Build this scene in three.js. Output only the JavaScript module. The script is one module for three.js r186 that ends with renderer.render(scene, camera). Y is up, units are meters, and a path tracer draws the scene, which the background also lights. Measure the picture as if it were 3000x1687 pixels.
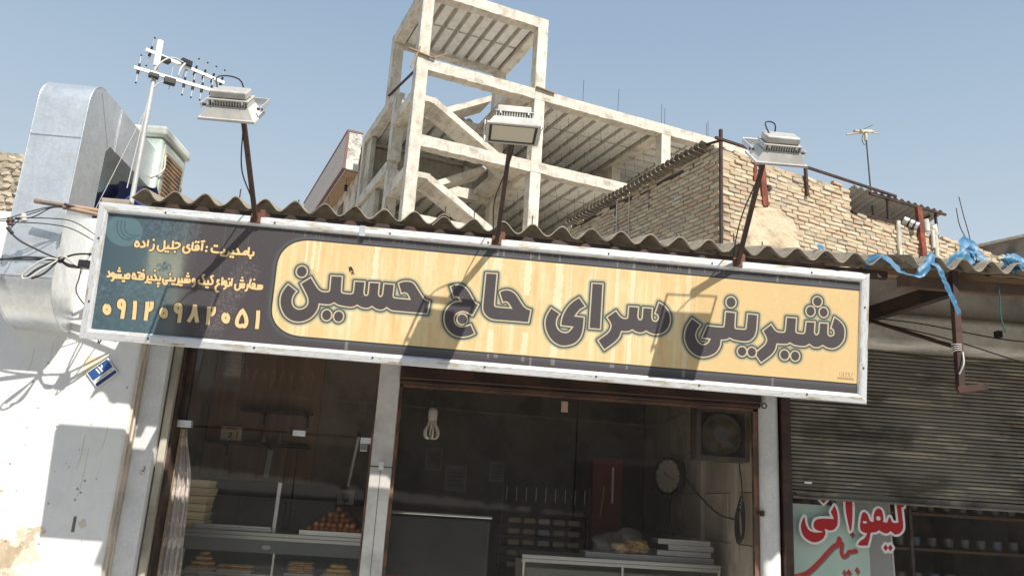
import * as THREE from 'three';
import { mergeGeometries, mergeVertices } from 'three/addons/utils/BufferGeometryUtils.js';
import { RoundedBoxGeometry } from 'three/addons/geometries/RoundedBoxGeometry.js';
const HEADLINE = [
  [1175,394,1175,394,1234,434,1234,434,1219,456,1211,487,1218,519,1238,537,1261,541,1284,533,1302,513,1305,485,1294,457,1249,386,1249,386,1307,340,1307,340,1356,404,1382,420,1418,419,1426,410,1425,320,1425,320,1495,317,1495,317,1499,408,1508,419,1555,420,1569,412,1570,340,1570,340,1635,338,1635,338,1636,410,1648,422,1659,412,1660,339,1660,339,1724,337,1724,337,1724,408,1737,421,1747,410,1749,339,1749,339,1814,338,1814,338,1814,410,1821,420,1917,422,1917,422,1898,392,1879,386,1861,394,1861,394,1836,330,1836,330,1860,317,1892,311,1917,314,1938,327,1994,400,2012,417,2041,424,2041,424,2032,503,2032,503,1823,503,1800,497,1781,485,1781,485,1764,500,1743,505,1716,500,1692,486,1692,486,1675,498,1652,502,1625,498,1602,486,1602,486,1583,499,1559,504,1511,501,1486,497,1463,485,1463,485,1446,495,1427,501,1374,500,1374,500,1370,534,1350,572,1317,603,1271,620,1223,617,1181,593,1152,553,1138,506,1141,457,1156,423],
  [2155,322,2155,322,2176,310,2203,304,2228,307,2254,322,2277,348,2316,404,2340,416,2340,416,2308,489,2308,489,2284,479,2259,470,2235,471,2213,483,2199,504,2199,527,2210,548,2232,560,2256,561,2280,552,2301,542,2301,542,2332,596,2332,596,2312,610,2282,622,2245,627,2202,618,2165,592,2142,556,2134,515,2141,469,2165,432,2195,412,2229,406,2229,406,2216,389,2199,382,2182,387,2182,387],
  [2366,217,2366,217,2437,215,2437,215,2437,409,2447,420,2541,421,2541,421,2518,391,2503,386,2485,392,2485,392,2459,329,2459,329,2480,316,2511,310,2540,317,2566,336,2613,397,2635,414,2664,421,2664,421,2655,502,2655,502,2450,504,2422,501,2392,485,2371,459,2364,424],
  [2786,396,2786,396,2846,429,2846,429,2831,457,2827,491,2837,519,2859,537,2883,542,2908,533,2928,505,2928,505,2855,503,2855,503,2855,477,2864,432,2887,383,2917,347,2957,316,2957,316,3002,371,3002,371,2968,394,2941,434,2941,434,2998,436,2998,436,2997,505,2986,560,2953,603,2903,624,2856,625,2807,600,2772,554,2756,501,2760,453],
  [3030,220,3030,220,3100,219,3100,219,3104,504,3104,504,3031,505,3031,505],
  [3136,425,3136,425,3192,378,3192,378,3216,407,3235,420,3257,422,3268,413,3269,345,3269,345,3334,343,3334,343,3333,407,3346,423,3358,410,3360,344,3360,344,3421,343,3421,343,3420,398,3427,417,3442,423,3458,413,3461,396,3453,382,3437,378,3437,378,3458,302,3458,302,3492,319,3523,351,3538,391,3537,435,3519,473,3487,498,3447,507,3417,502,3390,490,3390,490,3372,501,3351,506,3324,501,3302,490,3302,490,3284,501,3262,506,3236,506,3236,506,3224,543,3197,578,3135,630,3135,630,3090,572,3090,572,3145,525,3162,501,3167,475,3158,454],
  [3673,383,3673,383,3733,420,3733,420,3711,456,3704,491,3716,520,3739,540,3761,541,3782,528,3794,505,3794,505,3741,503,3741,503,3771,421,3771,421,3868,422,3878,416,3883,323,3883,323,3950,325,3950,325,3949,414,3956,424,4013,423,4019,414,4025,324,4025,324,4092,325,4092,325,4089,423,4076,467,4046,496,4011,504,3959,501,3937,496,3918,488,3918,488,3898,501,3866,505,3866,505,3861,546,3837,587,3799,611,3756,622,3708,613,3663,580,3637,531,3632,485,3643,436],
  [4127,424,4127,424,4181,376,4181,376,4209,412,4232,421,4262,420,4271,411,4276,324,4276,324,4343,323,4343,323,4341,407,4350,417,4390,417,4397,406,4403,341,4403,341,4462,339,4462,339,4460,405,4473,418,4486,403,4489,341,4489,341,4546,339,4546,339,4546,400,4551,415,4566,419,4584,407,4583,388,4576,375,4562,372,4562,372,4583,296,4583,296,4617,315,4648,347,4658,390,4651,438,4625,475,4586,498,4546,497,4515,483,4515,483,4493,497,4476,501,4454,499,4430,483,4430,483,4405,498,4379,501,4335,498,4305,485,4305,485,4282,497,4223,499,4223,499,4214,537,4189,573,4125,626,4125,626,4086,578,4086,578,4094,556,4094,556,4143,509,4155,482,4150,461]
];
const HEADLINE_DOTS = [[1248,312,34,36],[1426,563,31,35],[1498,565,31,35],[2246,516,33,34],[3916,263,33,36],[4001,564,31,32],[4064,563,30,32],[4274,562,31,33],[4342,564,30,33],[4472,209,31,33],[4429,274,30,34],[4514,274,30,33]];
const LINE_ONE = [[247,214,262,232,261,245,250,249,241,244,242,231,247,214],[283,212,297,232,296,245,271,250],[315,203,315,245],[351,224,352,248,342,264,328,265],[411,197,415,239,411,255,396,264,380,257,376,245,377,230],[414,244,465,242],[437,224,438,244],[462,194,465,241],[473,208,491,206,505,216,491,235,465,242],[565,212,551,215,550,227,565,235,565,251,548,261,532,256,527,239,531,223],[581,191,582,237,618,235],[601,209,614,212,618,233,600,225,601,209],[637,192,637,240],[625,185,651,179],[696,215,696,233,712,241,769,237,769,217],[798,228,798,239,792,255,779,261],[798,241,887,237],[822,217,823,240],[846,205,863,238],[890,223,901,217,907,229,897,238,887,235,890,223],[915,191,918,240,945,237,944,216]];
const LINE_ONE_DOTS = [346,200,426,263,441,264,480,261,597,189,612,189,665,214,664,238,710,202,724,202,757,256,770,257,812,259,827,260,931,257];
const LINE_TWO = [...[[108,411,118,432,118,444,102,446],[135,418,143,429,144,443,133,442,130,427,135,418],[145,443,142,464,130,469],[144,449,232,446],[156,424,159,448],[170,424,173,447],[183,424,186,446],[207,422,209,446],[227,416,234,429,232,446,219,441,219,424,227,416],[256,409,272,436,265,443,255,443,252,429,256,409],[263,445,316,442,318,419],[292,418,294,440],[309,406,318,417,316,428,305,426,304,413,309,406],[342,419,342,442,338,458,328,464],[342,442,392,439,378,408],[362,417,366,439],[415,419,416,439,392,439],[434,427,435,449,447,462,459,455,451,439,501,436,502,416],[476,417,477,435],[525,417,525,441,523,457,510,460],[525,439,564,437]], ...[[527,441,588,438,589,416],[544,416,545,439],[562,415,565,439],[575,415,578,438],[614,411,621,424,620,437,609,431,609,419,614,411],[622,424,622,447,618,458,607,461],[645,415,645,432,652,440,724,437],[676,383,663,393,677,423,679,437],[699,415,700,436],[728,384,713,393,726,418,724,437],[767,409,756,408,754,420,763,431,771,433],[763,432,748,452,753,473,764,479,774,476],[781,389,783,440],[800,406,808,419,808,436,796,431,795,414,800,406],[809,428,807,451,794,460],[803,438,827,437,827,411],[839,388,838,438],[862,421,862,446,873,458,887,452,891,437,889,414],[900,413,903,438],[890,440,914,439,913,412],[935,414,936,437,931,455,920,458],[950,383,952,435,1018,438,1020,413],[970,407,978,419,977,431,965,428,965,413,970,407],[997,413,997,436],[1008,412,1010,437]]];
const LINE_TWO_DOTS = [165,407,175,407,169,390,199,465,208,465,282,406,293,406,311,389,352,460,363,460,379,386,405,460,415,459,410,477,471,399,491,457,502,457,536,458,546,458,571,402,582,402,575,385,538,460,548,460,692,458,703,459,820,396,892,399,904,399,898,381,970,386];
const PHONE = [[129,615,145,636,145,660,134,664,120,650,119,626,129,615],[227,619,216,626,200,617,198,591,210,582,224,595,228,623,227,690],[287,577,292,617,295,689],[360,575,363,623,364,689],[386,572,388,608,377,624,364,619],[461,607,477,628,477,652,465,656,451,643,451,618,461,607],[559,613,548,621,532,611,531,587,544,577,557,589,561,617,561,685],[641,569,635,626,615,676],[641,569,652,621,668,675],[725,573,728,618,730,683],[753,571,756,603,744,620,729,614],[828,606,844,626,843,650,832,654,818,641,817,617,828,606],[917,571,943,607,955,646,947,673,932,668,921,675,901,663,901,627,918,585],[1016,570,1020,624,1021,682]];
const DOOR_WORD = [[233,263,233,263,241,316,264,356,307,370,351,367,373,362,373,362,321,351,300,329,303,300,323,278,364,268,417,266,457,266,457,266,434,215,434,215,465,167,465,167,483,218,485,277,477,315,449,343,414,349,385,341,388,373,367,412,322,437,278,437,231,411,208,372,203,327,217,284],
  [551,97,551,97,602,94,602,94,601,220,587,329,575,346,575,346,559,264,549,189],
  [940,73,940,73,1004,69,1004,69,1001,145,1001,145,981,151,981,151,985,226,985,297,960,336,924,349,907,341,887,326,887,326,862,344,831,342,798,325,798,325,773,341,735,349,724,387,706,440,706,440,657,444,631,438,631,438,645,416,686,385,706,353,706,353,671,345,654,321,659,266,673,215,693,202,717,221,733,262,759,265,764,218,782,180,807,170,828,185,837,227,833,264,833,264,862,267,877,237,889,226,898,252,915,266,952,262,952,262],
  [844,423,844,423,861,447,861,447,841,473,841,473,824,449,824,449],
  [880,421,880,421,897,445,897,445,877,471,877,471,859,447,859,447],
  [383,111,383,111,406,133,406,133,381,158,381,158,357,136,357,136]];
const DOOR_WORD_HOLES = [[798,241,17,16],[692,275,17,9]];
const POSTER_WORD = [[97,687,132,681,254,650,343,584,434,494,480,450,512,432,529,390],[550,422,541,480,552,514,584,502,602,480,624,477,656,467]];
const POSTER_DOTS = [560,631,595,625,660,607,630,351,509,279];

// ---------------------------------------------------------------- camera, sky, sun, exposure
const scene = new THREE.Scene();
const camera = new THREE.PerspectiveCamera(38.71, 3000 / 1687, 0.05, 400);
camera.position.set(0, 1.6, 5.2);
camera.matrixAutoUpdate = true;
{ // yaw 3.35 deg to the right, pitch 14.7 deg up, roll 3.6 deg
  const q = new THREE.Quaternion().setFromAxisAngle(new THREE.Vector3(0, 1, 0), THREE.MathUtils.degToRad(-3.35));
  q.multiply(new THREE.Quaternion().setFromAxisAngle(new THREE.Vector3(1, 0, 0), THREE.MathUtils.degToRad(14.7)));
  q.multiply(new THREE.Quaternion().setFromAxisAngle(new THREE.Vector3(0, 0, 1), THREE.MathUtils.degToRad(3.6)));
  camera.quaternion.copy(q);
}
scene.add(camera);
const SKY_STOPS = [ // degrees above the horizon, linear r g b
  [-90, 0.139, 0.130, 0.121], [-4, 0.208, 0.208, 0.208], [0, 0.381, 0.433, 0.485], [14, 0.385, 0.445, 0.495], [22, 0.306, 0.384, 0.466], [32, 0.227, 0.309, 0.412], [45, 0.178, 0.256, 0.377], [65, 0.134, 0.212, 0.338], [90, 0.108, 0.182, 0.308]];
{
  const w = 256, h = 256, d = new Float32Array(w * h * 4);
  for (let j = 0; j < h; j++) {
    const el = ((j + 0.5) / h - 0.5) * 180;
    let k = 0; while (k < SKY_STOPS.length - 2 && el > SKY_STOPS[k + 1][0]) k++;
    const a = SKY_STOPS[k], b = SKY_STOPS[k + 1], t = Math.min(1, Math.max(0, (el - a[0]) / (b[0] - a[0])));
    for (let i = 0; i < w; i++) { const o = (j * w + i) * 4; for (let c = 0; c < 3; c++) d[o + c] = a[c + 1] + (b[c + 1] - a[c + 1]) * t; d[o + 3] = 1; }
  }
  const sky = new THREE.DataTexture(d, w, h, THREE.RGBAFormat, THREE.FloatType);
  sky.mapping = THREE.EquirectangularReflectionMapping; sky.magFilter = sky.minFilter = THREE.LinearFilter; sky.needsUpdate = true;
  scene.background = sky; scene.environment = sky;
}
const sun = new THREE.DirectionalLight(new THREE.Color(1.0, 0.945, 0.86), 4.4);
{
  const az = THREE.MathUtils.degToRad(24.5), el = THREE.MathUtils.degToRad(50);
  sun.position.set(Math.sin(az) * Math.cos(el), Math.sin(el), Math.cos(az) * Math.cos(el)).multiplyScalar(40);
  sun.castShadow = true; sun.shadow.mapSize.set(4096, 4096); sun.shadow.radius = 1;
  Object.assign(sun.shadow.camera, { left: -30, right: 30, top: 30, bottom: -30, near: 1, far: 120 });
  scene.add(sun, sun.target);
}
const renderer = new THREE.WebGLRenderer({ antialias: true });
renderer.toneMapping = THREE.LinearToneMapping;
renderer.toneMappingExposure = 1.5;
renderer.shadowMap.enabled = true;
renderer.setSize(1024, 575);

// ---------------------------------------------------------------- helpers
let seedState = 20240611;
const rnd = () => { seedState = (seedState * 1664525 + 1013904223) >>> 0; return seedState / 4294967296; };
const rr = (a, b) => a + (b - a) * rnd();
const rad = THREE.MathUtils.degToRad;
const V = (x, y, z) => new THREE.Vector3(x, y, z);
const smooth = (a, b, x) => { const t = Math.min(1, Math.max(0, (x - a) / (b - a))); return t * t * (3 - 2 * t); };
const hash = (x, y, s) => { let h = Math.imul(x, 374761393) + Math.imul(y, 668265263) + Math.imul(s, 2246822519); h = Math.imul(h ^ (h >>> 13), 1274126177); return ((h ^ (h >>> 16)) >>> 0) / 4294967296; };
function vnoise(x, y, per, s) { // tileable value noise, lattice period per
  const xi = Math.floor(x), yi = Math.floor(y), fx = x - xi, fy = y - yi, m = (v) => ((v % per) + per) % per;
  const u = fx * fx * (3 - 2 * fx), v = fy * fy * (3 - 2 * fy);
  const a = hash(m(xi), m(yi), s), b = hash(m(xi + 1), m(yi), s), c = hash(m(xi), m(yi + 1), s), d = hash(m(xi + 1), m(yi + 1), s);
  return a + (b - a) * u + (c - a) * v + (a - b - c + d) * u * v;
}
function fbm(u, v, base, oct, s) { let a = 0.5, t = 0, n = 0, p = base; for (let i = 0; i < oct; i++) { t += a * vnoise(u * p, v * p, p, s + i * 17); n += a; a *= 0.5; p *= 2; } return t / n; }
function tex(size, metres, fn, data = false, sizeY = size) { // fn(u, v) gives grey or rgb 0..1 (sRGB for colour maps)
  const d = new Uint8Array(size * sizeY * 4);
  for (let j = 0; j < sizeY; j++) for (let i = 0; i < size; i++) {
    const c = fn(i / size, j / sizeY), o = (j * size + i) * 4;
    const [r, g, b] = typeof c === 'number' ? [c, c, c] : c;
    d[o] = 255 * Math.min(1, Math.max(0, r)); d[o + 1] = 255 * Math.min(1, Math.max(0, g)); d[o + 2] = 255 * Math.min(1, Math.max(0, b)); d[o + 3] = 255;
  }
  const t = new THREE.DataTexture(d, size, sizeY, THREE.RGBAFormat);
  t.wrapS = t.wrapT = THREE.RepeatWrapping; t.magFilter = THREE.LinearFilter; t.minFilter = THREE.LinearMipmapLinearFilter; t.generateMipmaps = true;
  if (!data) t.colorSpace = THREE.SRGBColorSpace;
  const [mx, my] = Array.isArray(metres) ? metres : [metres, metres];
  t.repeat.set(1 / mx, 1 / my); t.needsUpdate = true; return t;
}
const lin = (r, g, b) => new THREE.Color().setRGB(r, g, b);
const mat = (c, roughness = 0.85, o = {}) => new THREE.MeshStandardMaterial({ color: Array.isArray(c) ? lin(...c) : c, roughness, metalness: 0, side: THREE.DoubleSide, ...o });
const phys = (c, roughness = 0.85, o = {}) => new THREE.MeshPhysicalMaterial({ color: Array.isArray(c) ? lin(...c) : c, roughness, metalness: 0, side: THREE.DoubleSide, ...o });

function boxUV(g) { // uv in metres from position, by the way each face points
  if (g.index) g = g.toNonIndexed();
  const p = g.attributes.position, n = g.attributes.normal, uv = new Float32Array(p.count * 2);
  for (let i = 0; i < p.count; i += 3) {
    let ax = 0, ay = 0, az = 0;
    for (let k = 0; k < 3; k++) { ax += n.getX(i + k); ay += n.getY(i + k); az += n.getZ(i + k); }
    ax = Math.abs(ax); ay = Math.abs(ay); az = Math.abs(az);
    for (let k = 0; k < 3; k++) {
      const x = p.getX(i + k), y = p.getY(i + k), z = p.getZ(i + k), o = (i + k) * 2;
      if (ax > ay && ax > az) { uv[o] = z; uv[o + 1] = y; } else if (ay > az) { uv[o] = x; uv[o + 1] = z; } else { uv[o] = x; uv[o + 1] = y; }
    }
  }
  g.setAttribute('uv', new THREE.BufferAttribute(uv, 2));
  for (const k of Object.keys(g.attributes)) if (!['position', 'normal', 'uv'].includes(k)) g.deleteAttribute(k);
  return g;
}
// a box from its low corner to its high corner
const bx = (x0, y0, z0, x1, y1, z1) => { const g = new THREE.BoxGeometry(Math.abs(x1 - x0), Math.abs(y1 - y0), Math.abs(z1 - z0)); g.translate((x0 + x1) / 2, (y0 + y1) / 2, (z0 + z1) / 2); return g; };
const rb = (x0, y0, z0, x1, y1, z1, r = 0.006, seg = 2) => { const w = x1 - x0, h = y1 - y0, d = z1 - z0; const g = new RoundedBoxGeometry(w, h, d, seg, Math.min(r, w * 0.49, h * 0.49, d * 0.49)); g.translate((x0 + x1) / 2, (y0 + y1) / 2, (z0 + z1) / 2); return g; };
const rod = (a, b, r, seg = 10, r2 = r) => { const d = b.clone().sub(a), g = new THREE.CylinderGeometry(r2, r, d.length(), seg); g.applyQuaternion(new THREE.Quaternion().setFromUnitVectors(V(0, 1, 0), d.normalize())); g.translate((a.x + b.x) / 2, (a.y + b.y) / 2, (a.z + b.z) / 2); return g; };
const bar = (a, b, w, h, up = V(0, 1, 0)) => { // square-section bar between two points
  const d = b.clone().sub(a), L = d.length(); d.normalize(); let x = up.clone().cross(d); if (x.lengthSq() < 1e-6) x = V(1, 0, 0); x.normalize(); const y = d.clone().cross(x);
  const g = new RoundedBoxGeometry(w, h, L, 1, Math.min(w, h) * 0.08); g.applyMatrix4(new THREE.Matrix4().makeBasis(x, y, d)); g.translate((a.x + b.x) / 2, (a.y + b.y) / 2, (a.z + b.z) / 2); return g;
};
const tube = (pts, r, seg = 40, rs = 6) => new THREE.TubeGeometry(new THREE.CatmullRomCurve3(pts.map((p) => (p.isVector3 ? p : V(...p)))), seg, r, rs, false);
const names = new Map();
function numbered(n) { const k = names.get(n) || 0; names.set(n, k + 1); return k ? `${n}_${String(k).padStart(3, '0')}` : n; }
function geo(list, keepUV) { const a = (Array.isArray(list) ? list : [list]).map((g) => { if (keepUV) { g = g.index ? g.toNonIndexed() : g; for (const k of Object.keys(g.attributes)) if (!['position', 'normal', 'uv'].includes(k)) g.deleteAttribute(k); return g; } return boxUV(g); }); return a.length > 1 ? mergeGeometries(a) : a[0]; }
function obj(name, list, material, parent = scene, keepUV = false) {
  const m = new THREE.Mesh(geo(list, keepUV), material); m.name = parent === scene ? numbered(name) : name; m.castShadow = m.receiveShadow = true; parent.add(m); return m;
}
const tag = (o, label, category, group) => { o.userData.label = label; o.userData.category = category; if (group) o.userData.group = group; return o; };
function thing(name, label, category, [x, y, z] = [0, 0, 0], turn = 0, group) { const g = new THREE.Group(); g.name = numbered(name); g.position.set(x, y, z); g.rotation.y = turn; scene.add(g); return tag(g, label, category, group); }
function struct(name, list, m) { const o = obj(name, list, m); o.userData.kind = 'structure'; return o; }
function copyOf(root, pos, turn, label) { const c = root.clone(); c.name = numbered(root.name.replace(/_\d{3}$/, '')); scene.add(c); c.position.set(...pos); if (turn !== undefined) c.rotation.y = turn; c.userData = { ...root.userData }; if (label) c.userData.label = label; return c; }
function splinePath(ctx, flat, closed) { // points of a drawn letter; a point given twice is a corner
  const pts = []; for (let i = 0; i < flat.length; i += 2) { const l = pts[pts.length - 1]; if (l && l.x === flat[i] && l.y === flat[i + 1]) l.c = true; else pts.push({ x: flat[i], y: flat[i + 1] }); }
  const n = pts.length, at = (i) => pts[(i + n) % n];
  ctx.moveTo(pts[0].x, pts[0].y);
  for (let i = 0; i < (closed ? n : n - 1); i++) {
    const p1 = at(i), p2 = at(i + 1), end = (k) => !closed && (k < 0 || k >= n);
    const p0 = p1.c || end(i - 1) ? p1 : at(i - 1), p3 = p2.c || end(i + 2) ? p2 : at(i + 2);
    const lim = Math.hypot(p2.x - p1.x, p2.y - p1.y) * 0.45, h = (ax, ay) => { const l = Math.hypot(ax, ay) / 6; const k = l > lim ? lim / l : 1; return [ax / 6 * k, ay / 6 * k]; };
    const a = h(p2.x - p0.x, p2.y - p0.y), b = h(p3.x - p1.x, p3.y - p1.y);
    ctx.bezierCurveTo(p1.x + a[0], p1.y + a[1], p2.x - b[0], p2.y - b[1], p2.x, p2.y);
  }
  if (closed) ctx.closePath();
}
function canvas(w, h) { const c = document.createElement('canvas'); c.width = w; c.height = h; return c; }
function canvasTex(c) { const t = new THREE.CanvasTexture(c); t.colorSpace = THREE.SRGBColorSpace; t.magFilter = THREE.LinearFilter; t.anisotropy = 8; return t; }

// ---------------------------------------------------------------- materials
const tGrain = tex(512, 1.1, (u, v) => 0.80 + 0.14 * fbm(u, v, 6, 5, 3) + 0.08 * fbm(u, v, 90, 2, 5));
const tBlot = tex(512, 2.3, (u, v) => { const a = fbm(u, v, 5, 6, 11); return 0.70 + 0.24 * smooth(0.3, 0.62, a) + 0.08 * fbm(u, v, 100, 2, 8); });
const tFine = tex(256, 0.23, (u, v) => fbm(u, v, 16, 4, 21), true);
const tRough = tex(512, 0.9, (u, v) => fbm(u, v, 8, 6, 31), true);
const tConcrete = tex(512, 2.6, (u, v) => { const a = fbm(u, v, 4, 6, 41), b = fbm(u, v, 40, 3, 43); const streak = fbm(u * 1, v * 0.15, 20, 3, 47); const spot = smooth(0.52, 0.72, fbm(u, v, 7, 5, 45)), run = smooth(0.55, 0.8, fbm(u, v * 0.12, 26, 3, 49)); const k = 0.66 + 0.24 * a + 0.10 * b + 0.06 * streak - 0.08 * spot - 0.07 * run; return [k, k * (0.985 - 0.01 * spot), k * (0.955 - 0.02 * spot)]; });
const tRust = tex(256, 0.5, (u, v) => { const a = smooth(0.42, 0.66, fbm(u, v, 6, 5, 51)), b = fbm(u, v, 40, 3, 53); return [0.72 + 0.24 * a + 0.06 * b, 0.66 + 0.16 * a + 0.1 * b, 0.64 + 0.08 * a + 0.1 * b]; });
const tGalv = tex(512, 0.8, (u, v) => { const a = vnoise(u * 60, v * 60, 60, 61), b = fbm(u, v, 5, 5, 63), c = fbm(u * 1, v * 0.1, 60, 2, 65); const k = 0.84 + 0.05 * a + 0.09 * b + 0.04 * c; return [k, k, k * 1.0]; });
const tSheet = tex(512, [1.7, 0.9], (u, v) => { const a = fbm(u, v, 6, 6, 71), b = smooth(0.55, 0.75, fbm(u, v, 14, 4, 73)), c = fbm(u, v, 80, 2, 75); const k = 0.66 + 0.26 * a - 0.22 * b + 0.06 * c; return [k, k * 0.965, k * 0.91]; });
const tGrime = tex(512, [1.3, 0.21], (u, v) => { const a = fbm(u, v, 5, 6, 301), b = smooth(0.58, 0.74, fbm(u, v, 9, 5, 303)), c = fbm(u, v * 0.1, 60, 2, 305), d = smooth(0.66, 0.72, fbm(u, v, 30, 3, 309)); const k = 0.86 + 0.12 * a + 0.05 * c; return [k - 0.08 * b - 0.1 * d, k - 0.11 * b - 0.14 * d, k - 0.17 * b - 0.2 * d]; });
const M = {
  white: mat([0.80, 0.80, 0.79], 0.9, { map: tGrain, bumpMap: tRough, bumpScale: 0.004 }),
  concrete: mat([0.88, 0.84, 0.77], 0.95, { map: tConcrete, bumpMap: tRough, bumpScale: 0.006 }),
    formed: mat([0.70, 0.66, 0.58], 0.95, { map: tConcrete, bumpMap: tRough, bumpScale: 0.02 }),
  foam: mat([0.93, 0.91, 0.87], 0.95, { map: tGrain }),
  asbestos: mat([0.42, 0.385, 0.335], 0.95, { map: tSheet, bumpMap: tFine, bumpScale: 0.0012 }),
  brown: mat([0.075, 0.045, 0.037], 0.55, { map: tRust }),
  redOxide: mat([0.27, 0.085, 0.055], 0.7, { map: tRust }),
  darkSteel: mat([0.07, 0.055, 0.05], 0.6, { map: tRust }),
  maroon: mat([0.062, 0.036, 0.03], 0.5, { map: tRust }),
  galv: mat([0.87, 0.89, 0.90], 0.38, { metalness: 0.78, map: tGalv, bumpMap: tRough, bumpScale: 0.005 }),
  alu: mat([0.82, 0.83, 0.84], 0.42, { metalness: 0.55, map: tGalv }),
  chrome: mat([0.75, 0.75, 0.76], 0.14, { metalness: 1 }),
  black: mat([0.018, 0.018, 0.02], 0.5),
  rubber: mat([0.025, 0.025, 0.027], 0.7),
  greyCable: mat([0.55, 0.53, 0.48], 0.6),
  lampPaint: mat([0.72, 0.70, 0.65], 0.5, { map: tBlot }),
  mintPaint: mat([0.58, 0.68, 0.60], 0.55, { map: tBlot }),
  dustyGlass: phys([0.80, 0.76, 0.66], 0.45, { transmission: 0.5, thickness: 0 }),
  glass: phys([0.96, 0.94, 0.91], 0.02, { transmission: 0.982, thickness: 0, ior: 1.5 }),
  blue: phys([0.06, 0.24, 0.44], 0.5, { transmission: 0.45, thickness: 0 }),
  wood: mat([0.40, 0.27, 0.16], 0.8, { map: tGrain }),
  pvc: mat([0.72, 0.68, 0.58], 0.6, { map: tBlot }),
};
// ---------------------------------------------------------------- ground and street
const tPave = tex(512, 3.1, (u, v) => 0.74 + 0.2 * fbm(u, v, 6, 6, 81) + 0.06 * fbm(u, v, 90, 2, 83));
struct('ground', bx(-120, -0.3, -200, 120, -0.02, 60), mat([0.50, 0.45, 0.38], 0.95, { map: tPave }));
struct('pavement', bx(-30, -0.02, -4, 30, 0.1, 2.6), mat([0.62, 0.59, 0.54], 0.9, { map: tPave }));
struct('road', bx(-60, -0.018, 2.62, 60, -0.012, 11.5), mat([0.34, 0.32, 0.29], 0.95, { map: tPave }));
{ // the house row across the street, which the shop glass mirrors
  const t = thing('street_house', 'plain beige plastered house row across the street', 'house', [0, 0, 13.5]);
  const walls = mat([0.42, 0.37, 0.31], 0.95, { map: tBlot });
  obj('wall', bx(-22, -0.1, 0, 22, 4.0, 6), walls, t);
  obj('cornice', bx(-22.2, 4.0, -0.25, 22.2, 4.25, 6.1), M.formed, t);
  for (let i = 0; i < 6; i++) { const x = -18 + i * 7; const d = obj('door', bx(x, 0, -0.06, x + 2.6, 2.7, -0.003), M.darkSteel, t); obj('lintel', bx(x - 0.1, 2.7, -0.1, x + 2.7, 2.85, -0.002), M.formed, d); }
}

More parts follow.
